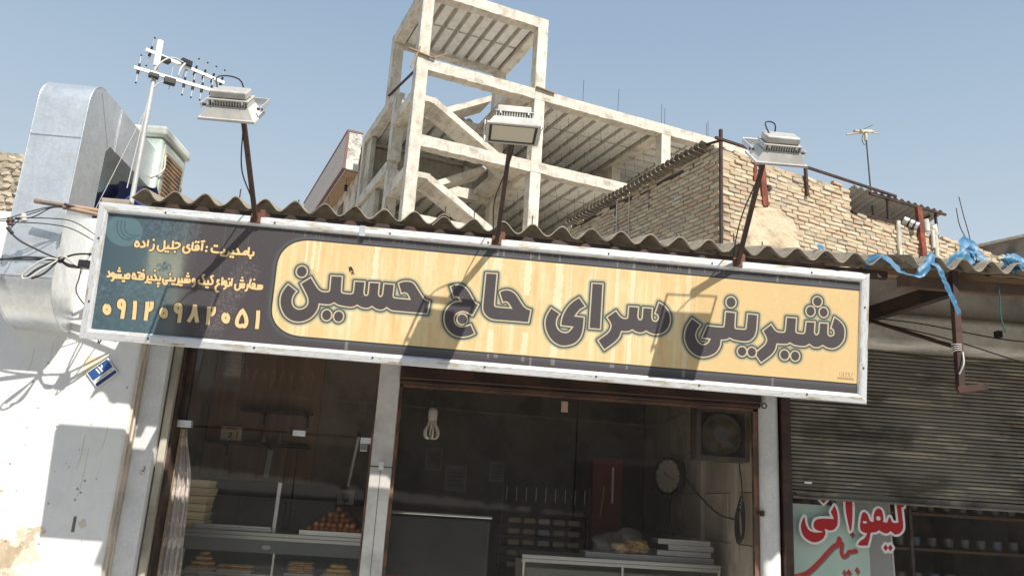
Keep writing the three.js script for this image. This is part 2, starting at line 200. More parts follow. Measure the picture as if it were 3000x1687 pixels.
// ---------------------------------------------------------------- shop building: walls, roof slab, rooms
const T_WALL = (() => { // white limewash with peeled patches, rust runs and drips; wall x -4.2..-2.24, y 0..3.42
  const W = 1024, H = 1744, c = canvas(W, H), g = c.getContext('2d'), S = W / 2.0; // pixels per metre (2.0 m x 3.42 m)
  const X = (x) => (x + 4.24) * S, Y = (y) => (3.42 - y) * S;
  g.fillStyle = 'rgb(232,232,229)'; g.fillRect(0, 0, W, H);
  for (let i = 0; i < 2600; i++) { const k = 205 + rnd() * 40; g.fillStyle = `rgba(${k},${k},${k - 3},0.10)`; g.beginPath(); g.ellipse(rnd() * W, rnd() * H, 4 + rnd() * 40, 4 + rnd() * 40, 0, 0, 7); g.fill(); }
  const blob = (x, y, r, fill, n = 26, jag = 0.42) => { g.fillStyle = fill; g.beginPath(); for (let i = 0; i <= n; i++) { const a = i / n * 6.283, q = r * S * (1 - jag * rnd()); const px = X(x) + Math.cos(a) * q * 1.25, py = Y(y) + Math.sin(a) * q; i ? g.lineTo(px, py) : g.moveTo(px, py); } g.closePath(); g.fill(); };
  { // peeled paint near the foot: bare tan plaster under curled limewash, with grey base showing in places
    const im = g.getImageData(0, 0, W, H), d = im.data;
    for (let j = 0; j < H; j++) { const y = 3.42 - j / S; if (y > 1.5) continue; for (let i = 0; i < W; i++) { const x = i / S - 4.24, n = fbm(i / 1024, j / 1024, 12, 5, 201), m = fbm(i / 1024, j / 1024, 40, 3, 207); const reach = smooth(1.42, 0.98, y) * smooth(-2.46, -2.80, x) * 0.34 + smooth(0.8, 0.3, y) * 0.12, k = n + reach; if (k < 0.70) continue; const o = (j * W + i) * 4, deep = k > 0.80 || m > 0.66; const c = deep ? [168 + 40 * m, 150 + 40 * m, 122 + 44 * m] : [206 + 18 * m, 194 + 22 * m, 170 + 30 * m]; d[o] = c[0]; d[o + 1] = c[1]; d[o + 2] = c[2]; } }
    g.putImageData(im, 0, 0);
  }
  // tan patch beside the number plate
  g.fillStyle = 'rgb(226,212,186)'; g.beginPath(); g.roundRect(X(-2.60), Y(2.425), 0.16 * S, 0.14 * S, 6); g.fill();
  // long marks and small holes in the plaster
  g.strokeStyle = 'rgba(198,180,150,0.45)';
  for (const [x, y, l] of [[-2.50, 1.88, 0.22], [-2.46, 1.80, 0.32], [-2.83, 2.50, 0.22], [-2.95, 2.46, 0.18], [-2.36, 2.10, 0.3]]) { g.lineWidth = 3 + rnd() * 3; g.beginPath(); g.moveTo(X(x), Y(y)); g.bezierCurveTo(X(x - 0.01), Y(y - l * 0.3), X(x + 0.012), Y(y - l * 0.6), X(x - 0.02), Y(y - l)); g.stroke(); }
  for (let i = 0; i < 90; i++) { g.fillStyle = `rgba(${120 + rnd() * 60},${105 + rnd() * 50},${85 + rnd() * 40},0.75)`; g.beginPath(); g.arc(X(rr(-3.6, -2.26)), Y(rr(0.9, 2.4)), 1 + rnd() * 3.2, 0, 7); g.fill(); }
  for (let i = 0; i < 60; i++) { g.strokeStyle = 'rgba(170,160,145,0.30)'; g.lineWidth = 1; let x = X(rr(-4.2, -2.26)), y = Y(rr(0.2, 3.3)); g.beginPath(); g.moveTo(x, y); for (let k = 0; k < 6; k++) { x += rr(-18, 18); y += rr(-6, 26); g.lineTo(x, y); } g.stroke(); }
  const t = canvasTex(c); t.wrapS = t.wrapT = THREE.ClampToEdgeWrapping; t.repeat.set(1 / 2.0, 1 / (H / S)); t.offset.set(4.24 / 2.0, 0); return t;
})();
const limewash = mat([0.93, 0.93, 0.92], 0.92, { map: T_WALL, bumpMap: tRough, bumpScale: 0.006 });
const shop = thing('shop_building', 'single storey shop row with white rendered wall and glazed shopfront', 'building');
obj('side_wall', rb(-4.24, 0, -1.0, -2.24, 3.42, -0.65, 0.02), limewash, shop);
obj('render_edge', [bx(-2.24, 0, -0.97, -2.224, 3.3, -0.672), bx(-2.232, 0.1, -0.9, -2.212, 3.3, -0.712)], mat([0.66, 0.58, 0.48], 0.95, { map: tBlot, bumpMap: tRough, bumpScale: 0.01 }), shop);
obj('recessed_wall', rb(-2.214, 0, -1.0, -2.068, 3.3, -0.745, 0.008), M.white, shop);
obj('stone_jamb', rb(-2.056, 0.1, -1.02, -2.006, 3.0, -0.80, 0.006), mat([0.50, 0.45, 0.36], 0.8, { map: tBlot }), shop);
obj('shutter_channel', [bx(-2.004, 0.1, -0.98, -1.982, 2.6, -0.84), bx(-1.98, 2.0, -0.95, -1.935, 2.6, -0.905)], M.darkSteel, shop);
const MARBLE = mat([0.66, 0.58, 0.46], 0.35, { map: tBlot });
obj('upper_wall', [bx(-2.06, 2.62, -1.05, 2.44, 3.40, -0.87), bx(2.44, 3.2, -1.05, 6.2, 3.50, -0.82)], mat([0.60, 0.57, 0.52], 0.9, { map: tBlot }), shop);
obj('lintel_beam', rb(2.44, 2.93, -1.08, 6.2, 3.2, -0.70, 0.06, 4), mat([0.66, 0.62, 0.55], 0.9, { map: tBlot, bumpMap: tRough, bumpScale: 0.01 }), shop);
obj('roof_slab', bx(-4.24, 3.2, -5.2, 6.2, 3.3, -1.06), M.formed, shop);
const MARBLE2 = mat([0.58, 0.50, 0.39], 0.35, { map: tGrain });
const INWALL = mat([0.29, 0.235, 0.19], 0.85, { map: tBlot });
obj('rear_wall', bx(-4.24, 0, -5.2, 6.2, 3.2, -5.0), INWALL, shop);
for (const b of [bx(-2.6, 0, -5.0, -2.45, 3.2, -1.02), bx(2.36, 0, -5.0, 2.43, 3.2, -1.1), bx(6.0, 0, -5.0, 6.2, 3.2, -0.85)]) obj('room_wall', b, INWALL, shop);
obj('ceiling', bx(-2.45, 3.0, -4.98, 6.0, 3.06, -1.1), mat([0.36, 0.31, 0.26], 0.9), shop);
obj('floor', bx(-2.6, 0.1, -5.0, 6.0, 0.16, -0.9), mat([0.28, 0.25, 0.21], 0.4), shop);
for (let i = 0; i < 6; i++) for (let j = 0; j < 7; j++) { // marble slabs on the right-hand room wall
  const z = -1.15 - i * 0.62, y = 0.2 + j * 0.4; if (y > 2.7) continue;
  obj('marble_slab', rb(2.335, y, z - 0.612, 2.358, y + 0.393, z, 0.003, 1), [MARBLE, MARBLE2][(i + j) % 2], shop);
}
// columns of the shopfront
{
  const c = obj('front_column', [rb(-0.58, 0.1, -1.0, -0.428, 1.795, -0.85, 0.006), rb(-0.58, 1.802, -1.0, -0.428, 2.64, -0.851, 0.006)], mat([0.70, 0.68, 0.64], 0.55, { map: tBlot }), shop);
  obj('hasp', [rb(-0.52, 1.775, -0.852, -0.485, 1.835, -0.846, 0.002), rod(V(-0.502, 1.805, -0.85), V(-0.502, 1.805, -0.838), 0.007)], M.alu, c);
  obj('seam', [bx(-0.506, 0.1, -0.8515, -0.503, 1.79, -0.848)], M.darkSteel, c);
}
obj('corner_column', rb(2.285, 0.1, -1.05, 2.43, 3.2, -0.84, 0.05, 5), M.white, shop);
// roller shutter box over the wide window
{
  const b = obj('shutter_box', [rb(-0.428, 2.435, -0.98, 2.285, 2.53, -0.82, 0.012), rb(-0.428, 2.405, -0.95, 2.285, 2.437, -0.84, 0.01), rb(-0.428, 2.53, -1.0, 2.285, 2.64, -0.86, 0.01)], M.maroon, shop);
  obj('ring', [new THREE.TorusGeometry(0.018, 0.005, 8, 18).translate(2.295, 2.42, -0.80)], M.darkSteel, b);
  obj('latch', [rb(0.78, 2.28, -0.90, 0.83, 2.36, -0.888, 0.003)], mat([0.45, 0.34, 0.24], 0.5), b);
}
obj('window_frame', [bx(2.245, 0.1, -0.94, 2.284, 2.4, -0.90), bx(-0.427, 0.1, -0.94, -0.405, 2.4, -0.90), bx(-0.427, 2.385, -0.93, 2.284, 2.404, -0.90), bx(-0.6, 0.1, -0.94, -0.581, 2.62, -0.9)], mat([0.24, 0.17, 0.14], 0.5, { metalness: 0.3, map: tRust }), shop);
obj('hinge', [rb(2.27, 1.62, -0.86, 2.296, 1.66, -0.83, 0.004), rb(2.262, 1.635, -0.90, 2.28, 1.65, -0.85, 0.004)], M.maroon, shop);
// glass panes
const panes = [
  ['glass_pane', -1.93, 2.005, -0.60, 2.62], ['glass_pane', -1.98, 0.16, -1.12, 1.992], ['glass_pane', -1.112, 0.16, -0.60, 1.992],
  ['glass_pane', -0.405, 0.16, 0.905, 2.385], ['glass_pane', 0.912, 0.16, 2.245, 2.385]];
for (const [n, x0, y0, x1, y1] of panes) { const g = new THREE.PlaneGeometry(x1 - x0, y1 - y0); g.translate((x0 + x1) / 2, (y0 + y1) / 2, -0.92); obj(n, g, M.glass, shop); }
obj('glass_clip', rb(-2.05, 1.985, -0.935, -1.885, 2.035, -0.885, 0.004), M.alu, shop);
obj('glass_clip', rb(-1.165, 1.978, -0.935, -1.075, 2.018, -0.905, 0.003), M.alu, shop);
obj('glass_clip', rb(-0.675, 1.955, -0.935, -0.58, 1.998, -0.905, 0.003), M.alu, shop);
obj('glass_clip', rb(-0.672, 1.90, -0.935, -0.62, 1.95, -0.905, 0.003), M.chrome, shop);
{ // faint brown phone number drawn on the upper left pane
  const c = canvas(1024, 256), g = c.getContext('2d'); g.clearRect(0, 0, 1024, 256); g.scale(0.9, 0.9); g.translate(20, -560); g.lineCap = 'butt'; g.lineJoin = 'round'; g.strokeStyle = 'rgba(150,100,45,1)'; g.lineWidth = 22;
  for (const s of PHONE) { g.beginPath(); splinePath(g, s, false); g.stroke(); }
  const t = canvasTex(c), p = new THREE.PlaneGeometry(0.84, 0.21); p.translate(-1.36, 2.35, -0.9225);
  const a = canvas(1024, 256), h = a.getContext('2d'); h.fillStyle = '#000'; h.fillRect(0, 0, 1024, 256); h.scale(0.9, 0.9); h.translate(20, -560); h.strokeStyle = 'rgb(48,48,48)'; h.lineWidth = 22; h.lineJoin = 'round';
  for (const s of PHONE) { h.beginPath(); splinePath(h, s, false); h.stroke(); }
  const at = new THREE.CanvasTexture(a); at.magFilter = THREE.LinearFilter;
  obj('pane_number', p, mat(0xffffff, 0.6, { map: t, alphaMap: at, transparent: true }), shop, true);
}

// ---------------------------------------------------------------- signboard
const PRINT = (() => {
  const W = 2048, H = 352, c = canvas(W, H), g = c.getContext('2d'), K = W / 4803; g.scale(K, K);
  g.fillStyle = 'rgb(77,70,72)'; g.fillRect(0, 0, 4803, 826);
  const spot = (n, x0, x1, y0, y1, r0, r1, col) => { for (let i = 0; i < n; i++) { g.fillStyle = col(); const r = rr(r0, r1); g.beginPath(); g.ellipse(rr(x0, x1), rr(y0, y1), r, r * rr(0.4, 1.2), rr(0, 3), 0, 7); g.fill(); } };
  // blue-green artwork at the left end
  const lg = g.createLinearGradient(40, 0, 640, 0); lg.addColorStop(0, 'rgba(66,86,95,1)'); lg.addColorStop(0.62, 'rgba(88,105,109,1)'); lg.addColorStop(0.8, 'rgba(112,120,114,0.8)'); lg.addColorStop(1, 'rgba(77,70,72,0)');
  g.fillStyle = lg; g.fillRect(0, 0, 660, 826);
  spot(900, 60, 520, 60, 200, 3, 12, () => { const k = rnd(); return `rgba(${56 + k * 34},${72 + k * 40},${80 + k * 38},0.32)`; });
  spot(500, 300, 620, 55, 190, 3, 10, () => { const k = rnd(); return `rgba(${50 + k * 50},${62 + k * 55},${72 + k * 52},0.36)`; });
  spot(1100, 50, 480, 430, 640, 3, 11, () => { const k = rnd(); return `rgba(${58 + k * 52},${80 + k * 56},${90 + k * 50},0.32)`; });
  spot(500, 50, 420, 640, 780, 4, 14, () => { const k = rnd(); return `rgba(${56 + k * 46},${84 + k * 48},${92 + k * 44},0.3)`; });
  spot(260, 330, 520, 260, 430, 10, 40, () => `rgba(${140 + rnd() * 20},${146 + rnd() * 14},${130 + rnd() * 10},0.10)`);
  g.fillStyle = 'rgba(98,128,136,0.75)'; g.beginPath(); g.ellipse(165, 160, 110, 95, 0.2, 0, 7); g.fill();
  g.strokeStyle = 'rgba(50,70,82,0.55)'; g.lineWidth = 7; for (const [a, b] of [[0, 0], [22, 12], [44, 30]]) { g.beginPath(); g.moveTo(120 + a, 100); g.bezierCurveTo(110 + a, 170, 150 + a, 230 - b, 215 + a, 210 - b); g.stroke(); }
  g.lineWidth = 12; g.strokeStyle = 'rgba(70,92,104,0.4)'; for (let i = 0; i < 9; i++) { g.beginPath(); g.moveTo(50 + i * 40, 800 - i * 6); g.bezierCurveTo(100 + i * 40, 700, 160 + i * 42, 640, 260 + i * 40, 590); g.stroke(); }
  spot(26, 380, 470, 330, 400, 4, 12, () => 'rgba(70,88,100,0.5)');
  // thrown dust on the dark print
  for (let i = 0; i < 2600; i++) { const t = rnd(), x = 930 - t * 210 + rr(-70, 75) , y = 300 + t * 470 + rr(-60, 60); g.fillStyle = `rgba(190,180,178,${0.05 + rnd() * 0.2})`; g.beginPath(); g.arc(x, y, rr(1, 4), 0, 7); g.fill(); }
  spot(500, 560, 1100, 60, 770, 1, 3, () => 'rgba(180,172,172,0.22)');
  g.fillStyle = 'rgba(200,196,196,0.18)'; for (const x of [395, 530, 600, 760, 905]) g.fillRect(x, 60, 3, rr(120, 600));
  // yellow field with rounded left corners
  const field = () => { g.beginPath(); g.moveTo(4803, 112); g.lineTo(1290, 112); g.bezierCurveTo(1160, 114, 1092, 190, 1092, 300); g.lineTo(1092, 540); g.bezierCurveTo(1092, 640, 1170, 708, 1290, 708); g.lineTo(4803, 708); g.closePath(); };
  for (const [w, a] of [[60, 0.10], [44, 0.14], [30, 0.2]]) { g.strokeStyle = `rgba(104,124,130,${a})`; g.lineWidth = w; field(); g.stroke(); }
  g.save(); field(); g.fillStyle = 'rgb(233,203,148)'; g.fill(); g.clip();
  g.fillStyle = 'rgba(221,186,132,0.5)'; g.fillRect(3650, 100, 1200, 640);
  for (let i = 0; i < 700; i++) { // stained and faded vertical runs
    const x = rr(1092, 3700), w = rr(4, 46), y0 = rr(60, 560), l = rr(80, 460), pale = rnd() < 0.55;
    g.fillStyle = pale ? `rgba(250,236,194,${rr(0.06, 0.24)})` : `rgba(222,168,104,${rr(0.04, 0.15)})`; g.beginPath(); g.ellipse(x, y0 + l / 2, w / 2, l / 2, 0, 0, 7); g.fill();
  }
  spot(1500, 1092, 4740, 112, 708, 3, 16, () => (rnd() < 0.5 ? 'rgba(250,228,176,0.10)' : 'rgba(216,160,96,0.09)'));
  const run = (x, w, y0, y1, a, col = '250,238,208') => { g.fillStyle = `rgba(${col},${a * 0.75})`; g.beginPath(); const L = [], R = []; for (let y = y0; y <= y1; y += 14) { L.push([x - w / 2 + rr(-0.16, 0.16) * w, y]); R.push([x + w / 2 + rr(-0.16, 0.16) * w, y]); } L.concat(R.reverse()).forEach(([px, py], i) => (i ? g.lineTo(px, py) : g.moveTo(px, py))); g.closePath(); g.fill(); g.strokeStyle = 'rgba(214,158,96,0.45)'; g.lineWidth = 2; g.stroke(); };
  for (const [x, w, y0, y1, a] of [[1264, 18, 112, 330, 0.85], [1306, 24, 112, 300, 0.9], [1342, 14, 112, 320, 0.8], [1264, 16, 560, 700, 0.6], [1300, 18, 600, 708, 0.7], [1688, 36, 112, 330, 0.9], [1640, 16, 120, 380, 0.35], [1824, 26, 112, 480, 0.3], [2024, 92, 112, 560, 0.35], [1566, 26, 480, 708, 0.6], [2180, 40, 130, 520, 0.3], [2363, 20, 112, 470, 0.8], [2436, 62, 112, 230, 0.85], [2430, 44, 560, 708, 0.75], [2560, 34, 300, 700, 0.35], [2629, 44, 112, 340, 0.9], [2640, 40, 560, 708, 0.8], [2822, 54, 112, 708, 0.85], [2900, 22, 112, 600, 0.3], [3189, 26, 112, 708, 0.7], [3288, 30, 112, 708, 0.85], [3330, 12, 330, 600, 0.4], [3642, 38, 112, 708, 0.45], [3700, 16, 112, 500, 0.25], [3050, 16, 112, 220, 0.5]]) run(x, w, y0, y1, a);
  g.restore();
  g.strokeStyle = 'rgb(48,42,40)'; g.lineWidth = 8; field(); g.stroke();
  // grey lime drips over the dark bands
  for (let i = 0; i < 150; i++) { const x = rr(1080, 4730), h = rr(8, 40); g.fillStyle = `rgba(176,162,146,${rr(0.1, 0.5)})`; g.fillRect(x, 60, rr(2, 7), h); }
  for (const x of [1566, 2430, 2470, 2640, 2690, 2822, 3188, 3288, 3642, 4210]) { g.fillStyle = 'rgba(190,180,168,0.42)'; g.fillRect(x - 12, 712, rr(10, 30), rr(20, 54)); g.fillRect(x - 8, 66, rr(6, 16), 40); }
  // big word line: dark letters, cream outline, blue halo
  const all = (fn) => { for (const s of HEADLINE) { g.beginPath(); splinePath(g, s, true); fn(); } for (const [x, y, a, b] of HEADLINE_DOTS) { g.beginPath(); g.ellipse(x, y, a, b, 0, 0, 7); fn(); } };
  g.lineJoin = 'round';
  for (const [w, a] of [[56, 0.10], [46, 0.16], [38, 0.24], [31, 0.34]]) { g.lineWidth = w; g.strokeStyle = `rgba(78,112,118,${a})`; all(() => g.stroke()); }
  g.lineWidth = 24; g.strokeStyle = 'rgba(52,58,60,0.9)'; all(() => g.stroke());
  g.lineJoin = 'miter'; g.miterLimit = 3;
  g.fillStyle = 'rgb(76,69,71)'; g.strokeStyle = 'rgb(212,194,158)'; g.lineWidth = 9; all(() => { g.fill(); g.stroke(); });
  for (let i = 0; i < 260; i++) { const x = rr(1150, 4700), y = rr(230, 690); g.fillStyle = `rgba(220,214,210,${rr(0.1, 0.55)})`; g.beginPath(); g.arc(x, y, rr(1, 3.6), 0, 7); g.fill(); }
  g.fillStyle = 'rgba(40,30,26,0.9)'; for (let i = 0; i < 40; i++) { const t = rnd(); g.beginPath(); g.arc(1532 + t * 26 + rr(-10, 10), 256 + t * 44 + rr(-9, 9), rr(1.5, 5.5), 0, 7); g.fill(); }
  // small lines
  const write = (lines, dots, w, r, edge) => { for (const [lw, rr2, col] of [[w + edge, r + edge / 2, 'rgb(62,44,34)'], [w, r, 'rgb(238,207,150)']]) { g.lineWidth = lw; g.strokeStyle = g.fillStyle = col; g.lineJoin = 'round'; g.lineCap = 'butt'; for (const s of lines) { g.beginPath(); splinePath(g, s, false); g.stroke(); } if (dots) for (let i = 0; i < dots.length; i += 2) { g.beginPath(); g.ellipse(dots[i], dots[i + 1], rr2, rr2 * 1.1, 0, 0, 7); g.fill(); } } };
  write(LINE_ONE, LINE_ONE_DOTS, 14, 7.5, 9);
  write(LINE_TWO, LINE_TWO_DOTS, 13, 7, 8);
  write(PHONE, null, 24, 0, 10);
  // printer's mark
  g.font = 'bold 44px sans-serif'; g.lineJoin = 'round'; g.lineWidth = 9; g.strokeStyle = 'rgb(172,138,92)'; g.fillStyle = 'rgb(244,214,160)'; g.save(); g.translate(4628, 664); g.scale(1, 0.68); g.strokeText('CUT', 0, 0); g.fillText('CUT', 0, 0); g.restore();
  g.fillStyle = 'rgba(140,116,86,0.75)'; for (let i = 0; i < 9; i++) g.fillRect(4616 + i * 12, 672, 9, 13);
  const t = canvasTex(c); return t;
})();
const sign = thing('shop_signboard', 'long yellow and dark shop signboard in an aluminium frame above the shopfront', 'signboard', [0.151, 2.771, 0.296]);
sign.rotation.set(rad(7.2), 0, rad(-0.68));
{
  const HW = 2.4015, HH = 0.413;
  const p = new THREE.PlaneGeometry(2 * HW - 0.06, 2 * HH - 0.06, 120, 20); { const uv = p.attributes.uv, ps = p.attributes.position; for (let i = 0; i < ps.count; i++) { const x = ps.getX(i), y = ps.getY(i), e = Math.min(1, (HW - 0.03 - Math.abs(x)) / 0.15, (HH - 0.03 - Math.abs(y)) / 0.1); uv.setXY(i, (x + HW) / (2 * HW), (y + HH) / (2 * HH)); ps.setZ(i, e * (0.007 * (fbm((x + 3) / 6, (y + 1) / 6, 9, 3, 401) - 0.5) + 0.002 * Math.sin(x * 9.5 + y * 3))); } p.computeVertexNormals(); }
  obj('printed_face', p, phys([0.86, 0.86, 0.86], 0.55, { map: PRINT, clearcoat: 0.12, clearcoatRoughness: 0.4 }), sign, true);
  obj('back_sheet', bx(-HW + 0.01, -HH + 0.01, -0.026, HW - 0.01, HH - 0.01, -0.012), M.galv, sign);
  const prof = [[0, -0.028], [0, 0.010], [0.004, 0.016], [0.040, 0.020], [0.052, 0.016], [0.060, 0.003]];
  const ring = (d, h) => [[-HW + d, -HH + d, h], [HW - d, -HH + d, h], [HW - d, HH - d, h], [-HW + d, HH - d, h]];
  const anodised = phys([0.82, 0.83, 0.84], 0.46, { metalness: 0.4, map: tGrime });
  for (let s = 0; s < 4; s++) {
    const pos = [], uv = [], len = s % 2 ? 2 * HH : 2 * HW; let q = 0;
    for (let i = 0; i + 1 < prof.length; i++) {
      const A = ring(...prof[i]), B = ring(...prof[i + 1]), a = A[s], b = A[(s + 1) % 4], c = B[(s + 1) % 4], d = B[s], w = Math.hypot(prof[i + 1][0] - prof[i][0], prof[i + 1][1] - prof[i][1]);
      pos.push(...a, ...b, ...c, ...a, ...c, ...d); uv.push(0, q, len, q, len, q + w, 0, q, len, q + w, 0, q + w); q += w;
    }
    const g = new THREE.BufferGeometry(); g.setAttribute('position', new THREE.Float32BufferAttribute(pos, 3)); g.setAttribute('uv', new THREE.Float32BufferAttribute(uv, 2)); g.computeVertexNormals();
    const rail = obj('frame_rail', g, anodised, sign, true);
    const n = s % 2 ? 2 : 7; for (let i = 0; i < n; i++) { const t = (i + 0.5) / n, A = ring(0.03, 0.021), a = A[s], b = A[(s + 1) % 4]; obj('screw', [new THREE.CylinderGeometry(0.0055, 0.0065, 0.004, 10).rotateX(Math.PI / 2).translate(a[0] + (b[0] - a[0]) * t + rr(-0.05, 0.05) * (s % 2 ? 0 : 1), a[1] + (b[1] - a[1]) * t, 0.0205)], M.darkSteel, rail); }
  }
  obj('joint_plate', [bx(-0.83, HH - 0.062, 0.016, -0.795, HH + 0.002, 0.0235)], M.alu, sign);
}
// ---------------------------------------------------------------- canopy roof of corrugated sheets
const roofY = (x) => (x < 2.70 ? 3.310 - 0.0209 * (x + 1.863) : 3.177), roofZ = (x) => (x < 2.70 ? 0.27 + 0.027 * (x + 2) : 0.57), PITCH = 0.187, AMP = 0.036, SLOPE = (x) => 0.17 + 0.13 * smooth(-1, 2.6, x), CREST = 0.394;
const wave = (x, right) => (right ? Math.cos((x - 2.533) / 0.1745 * 2 * Math.PI) : Math.cos((x - CREST) / PITCH * 2 * Math.PI));
const canopy = thing('canopy_roof', 'corrugated grey fibre cement canopy roof over the shopfronts', 'roof');
{
  const waves = 5, over = 0.55; let k = 0;
  for (let x0 = -2.11; x0 < 5.6; x0 += waves * PITCH, k++) {
    if (x0 > 2.5 && x0 < 2.6) x0 = 2.715;
    const x1 = x0 > 2 ? x0 + (waves + over) * PITCH : x0 + (waves + over) * PITCH + (x0 > 1.4 ? 0.09 : 0), nx = 66, nz = 5, th = 0.0075, dz = rr(-0.014, 0.014), chip = rr(0, nx), dy = (k % 2) * 0.0085, ln = 1.62, tilt = rr(-0.004, 0.004);
    const P = (i, j, top) => { const x = x0 + (x1 - x0) * i / nx, zz = roofZ(x0 > 2 ? 3 : Math.min(x, 2.69)) + dz - (j / nz) * ln - (j ? 0 : 0.008 * fbm(x * 0.31 + 9, 0.3, 16, 4, 77) + (Math.abs(i - chip) < 2.5 ? 0.02 * (1 - Math.abs(i - chip) / 2.5) : 0)), xe = x0 > 2 ? 3 : Math.min(x, 2.69), w = wave(x, x0 > 2); return [x, roofY(xe) + AMP * w + (j / nz) * ln * SLOPE(x0 > 2 ? 3 : x) + dy + tilt * (i / nx) * 3 + (top ? th : 0), zz]; };
    const pos = [], quad = (a, b, c, d) => pos.push(...a, ...b, ...c, ...a, ...c, ...d);
    for (let i = 0; i < nx; i++) for (let j = 0; j < nz; j++) { quad(P(i, j, 1), P(i + 1, j, 1), P(i + 1, j + 1, 1), P(i, j + 1, 1)); quad(P(i, j, 0), P(i, j + 1, 0), P(i + 1, j + 1, 0), P(i + 1, j, 0)); }
    for (let i = 0; i < nx; i++) { quad(P(i, 0, 0), P(i + 1, 0, 0), P(i + 1, 0, 1), P(i, 0, 1)); quad(P(i, nz, 1), P(i + 1, nz, 1), P(i + 1, nz, 0), P(i, nz, 0)); }
    for (let j = 0; j < nz; j++) { quad(P(0, j, 0), P(0, j, 1), P(0, j + 1, 1), P(0, j + 1, 0)); quad(P(nx, j, 1), P(nx, j, 0), P(nx, j + 1, 0), P(nx, j + 1, 1)); }
    const g = new THREE.BufferGeometry(); g.setAttribute('position', new THREE.Float32BufferAttribute(pos, 3)); g.computeVertexNormals();
    const sheet = obj('corrugated_sheet', g, M.asbestos, canopy);
    for (let i = 0; i < 3; i++) { const x = x0 + (i * 2 + 1.0) * PITCH, cx = CREST + Math.round((x - CREST) / PITCH) * PITCH, z = roofZ(cx) - 0.1; obj('hook_bolt', [rod(V(cx, roofY(cx) + AMP + 0.03, z), V(cx, roofY(cx) + AMP + 0.055 + rnd() * 0.05, z), 0.004, 6)], M.darkSteel, sheet); }
  }
  const under = (xa, xb, z) => { const y = (x) => roofY(x) + (roofZ(x) - z) * SLOPE(x > 2.7 ? 3 : x) - AMP - 0.028; return bar(V(xa, y(xa), z), V(xb, y(xb), z), 0.05, 0.05); };
  obj('purlin', [bar(V(-2.0, roofY(-2) - 0.055, 0.19), V(2.69, roofY(2.69) - 0.055, 0.31), 0.045, 0.05)], M.brown, canopy);
  obj('purlin', [under(-2.0, 2.69, -0.25)], M.wood, canopy);
  obj('purlin', [under(-2.0, 2.69, -0.80)], M.wood, canopy); obj('purlin', [under(2.73, 5.6, -0.10)], M.wood, canopy); obj('purlin', [under(2.73, 5.6, -0.78)], M.wood, canopy);
  obj('edge_beam', [bar(V(2.72, 3.10, 0.40), V(5.6, 3.10, 0.40), 0.05, 0.075)], mat([0.20, 0.14, 0.10], 0.8, { map: tRust }), canopy);
  for (const x of [-1.75, -0.35, 1.05, 2.2]) obj('rafter', [bar(V(x, 3.17, 0.22), V(x, 3.33, -0.86), 0.04, 0.06), bar(V(x, 2.80, 0.22), V(x, 2.84, -0.88), 0.04, 0.04)], M.brown, canopy);
  obj('rafter', [bar(V(2.86, 3.07, -0.80), V(3.38, 3.235, -0.05), 0.07, 0.11), bar(V(3.31, 3.215, -0.12), V(3.50, 3.24, -0.02), 0.03, 0.045)], M.darkSteel, canopy);
  obj('rafter', [bar(V(4.6, 3.05, 0.5), V(4.6, 3.40, -0.80), 0.05, 0.09)], M.brown, canopy);
  obj('tie_plate', [bar(V(3.30, 3.22, -0.02), V(3.52, 3.25, 0.03), 0.012, 0.05)], M.wood, canopy);
}
{ // empty bracket hanging from the canopy
  const t = thing('sign_bracket', 'brown square tube bracket hanging below the canopy beside the roller shutter', 'bracket', [3.04, 2.42, 0.45]);
  obj('post', bar(V(0, 0, 0), V(0.012, 0.76, 0), 0.042, 0.042, V(0, 0, 1)), M.brown, t);
  obj('foot', [bar(V(-0.02, 0.004, 0), V(0.13, 0.03, 0.06), 0.04, 0.04)], M.brown, t);
  obj('end_cap', [bar(V(0.128, 0.0298, 0.0594), V(0.134, 0.0308, 0.062), 0.03, 0.03)], M.black, t);
  obj('stay', rod(V(0.0, 0.27, 0), V(-0.12, 0.66, -0.95), 0.014), M.brown, t);
  obj('wire_wrap', [0, 1, 2, 3].map((i) => new THREE.TorusGeometry(0.028, 0.003, 6, 14).rotateX(1.2 + i * 0.15).translate(-0.004, 0.24 + i * 0.016, 0)).concat([tube([[0.02, 0.24, 0.02], [0.0, 0.16, 0.05], [-0.02, 0.1, 0.03]], 0.005, 14)]), M.greyCable, t);
}
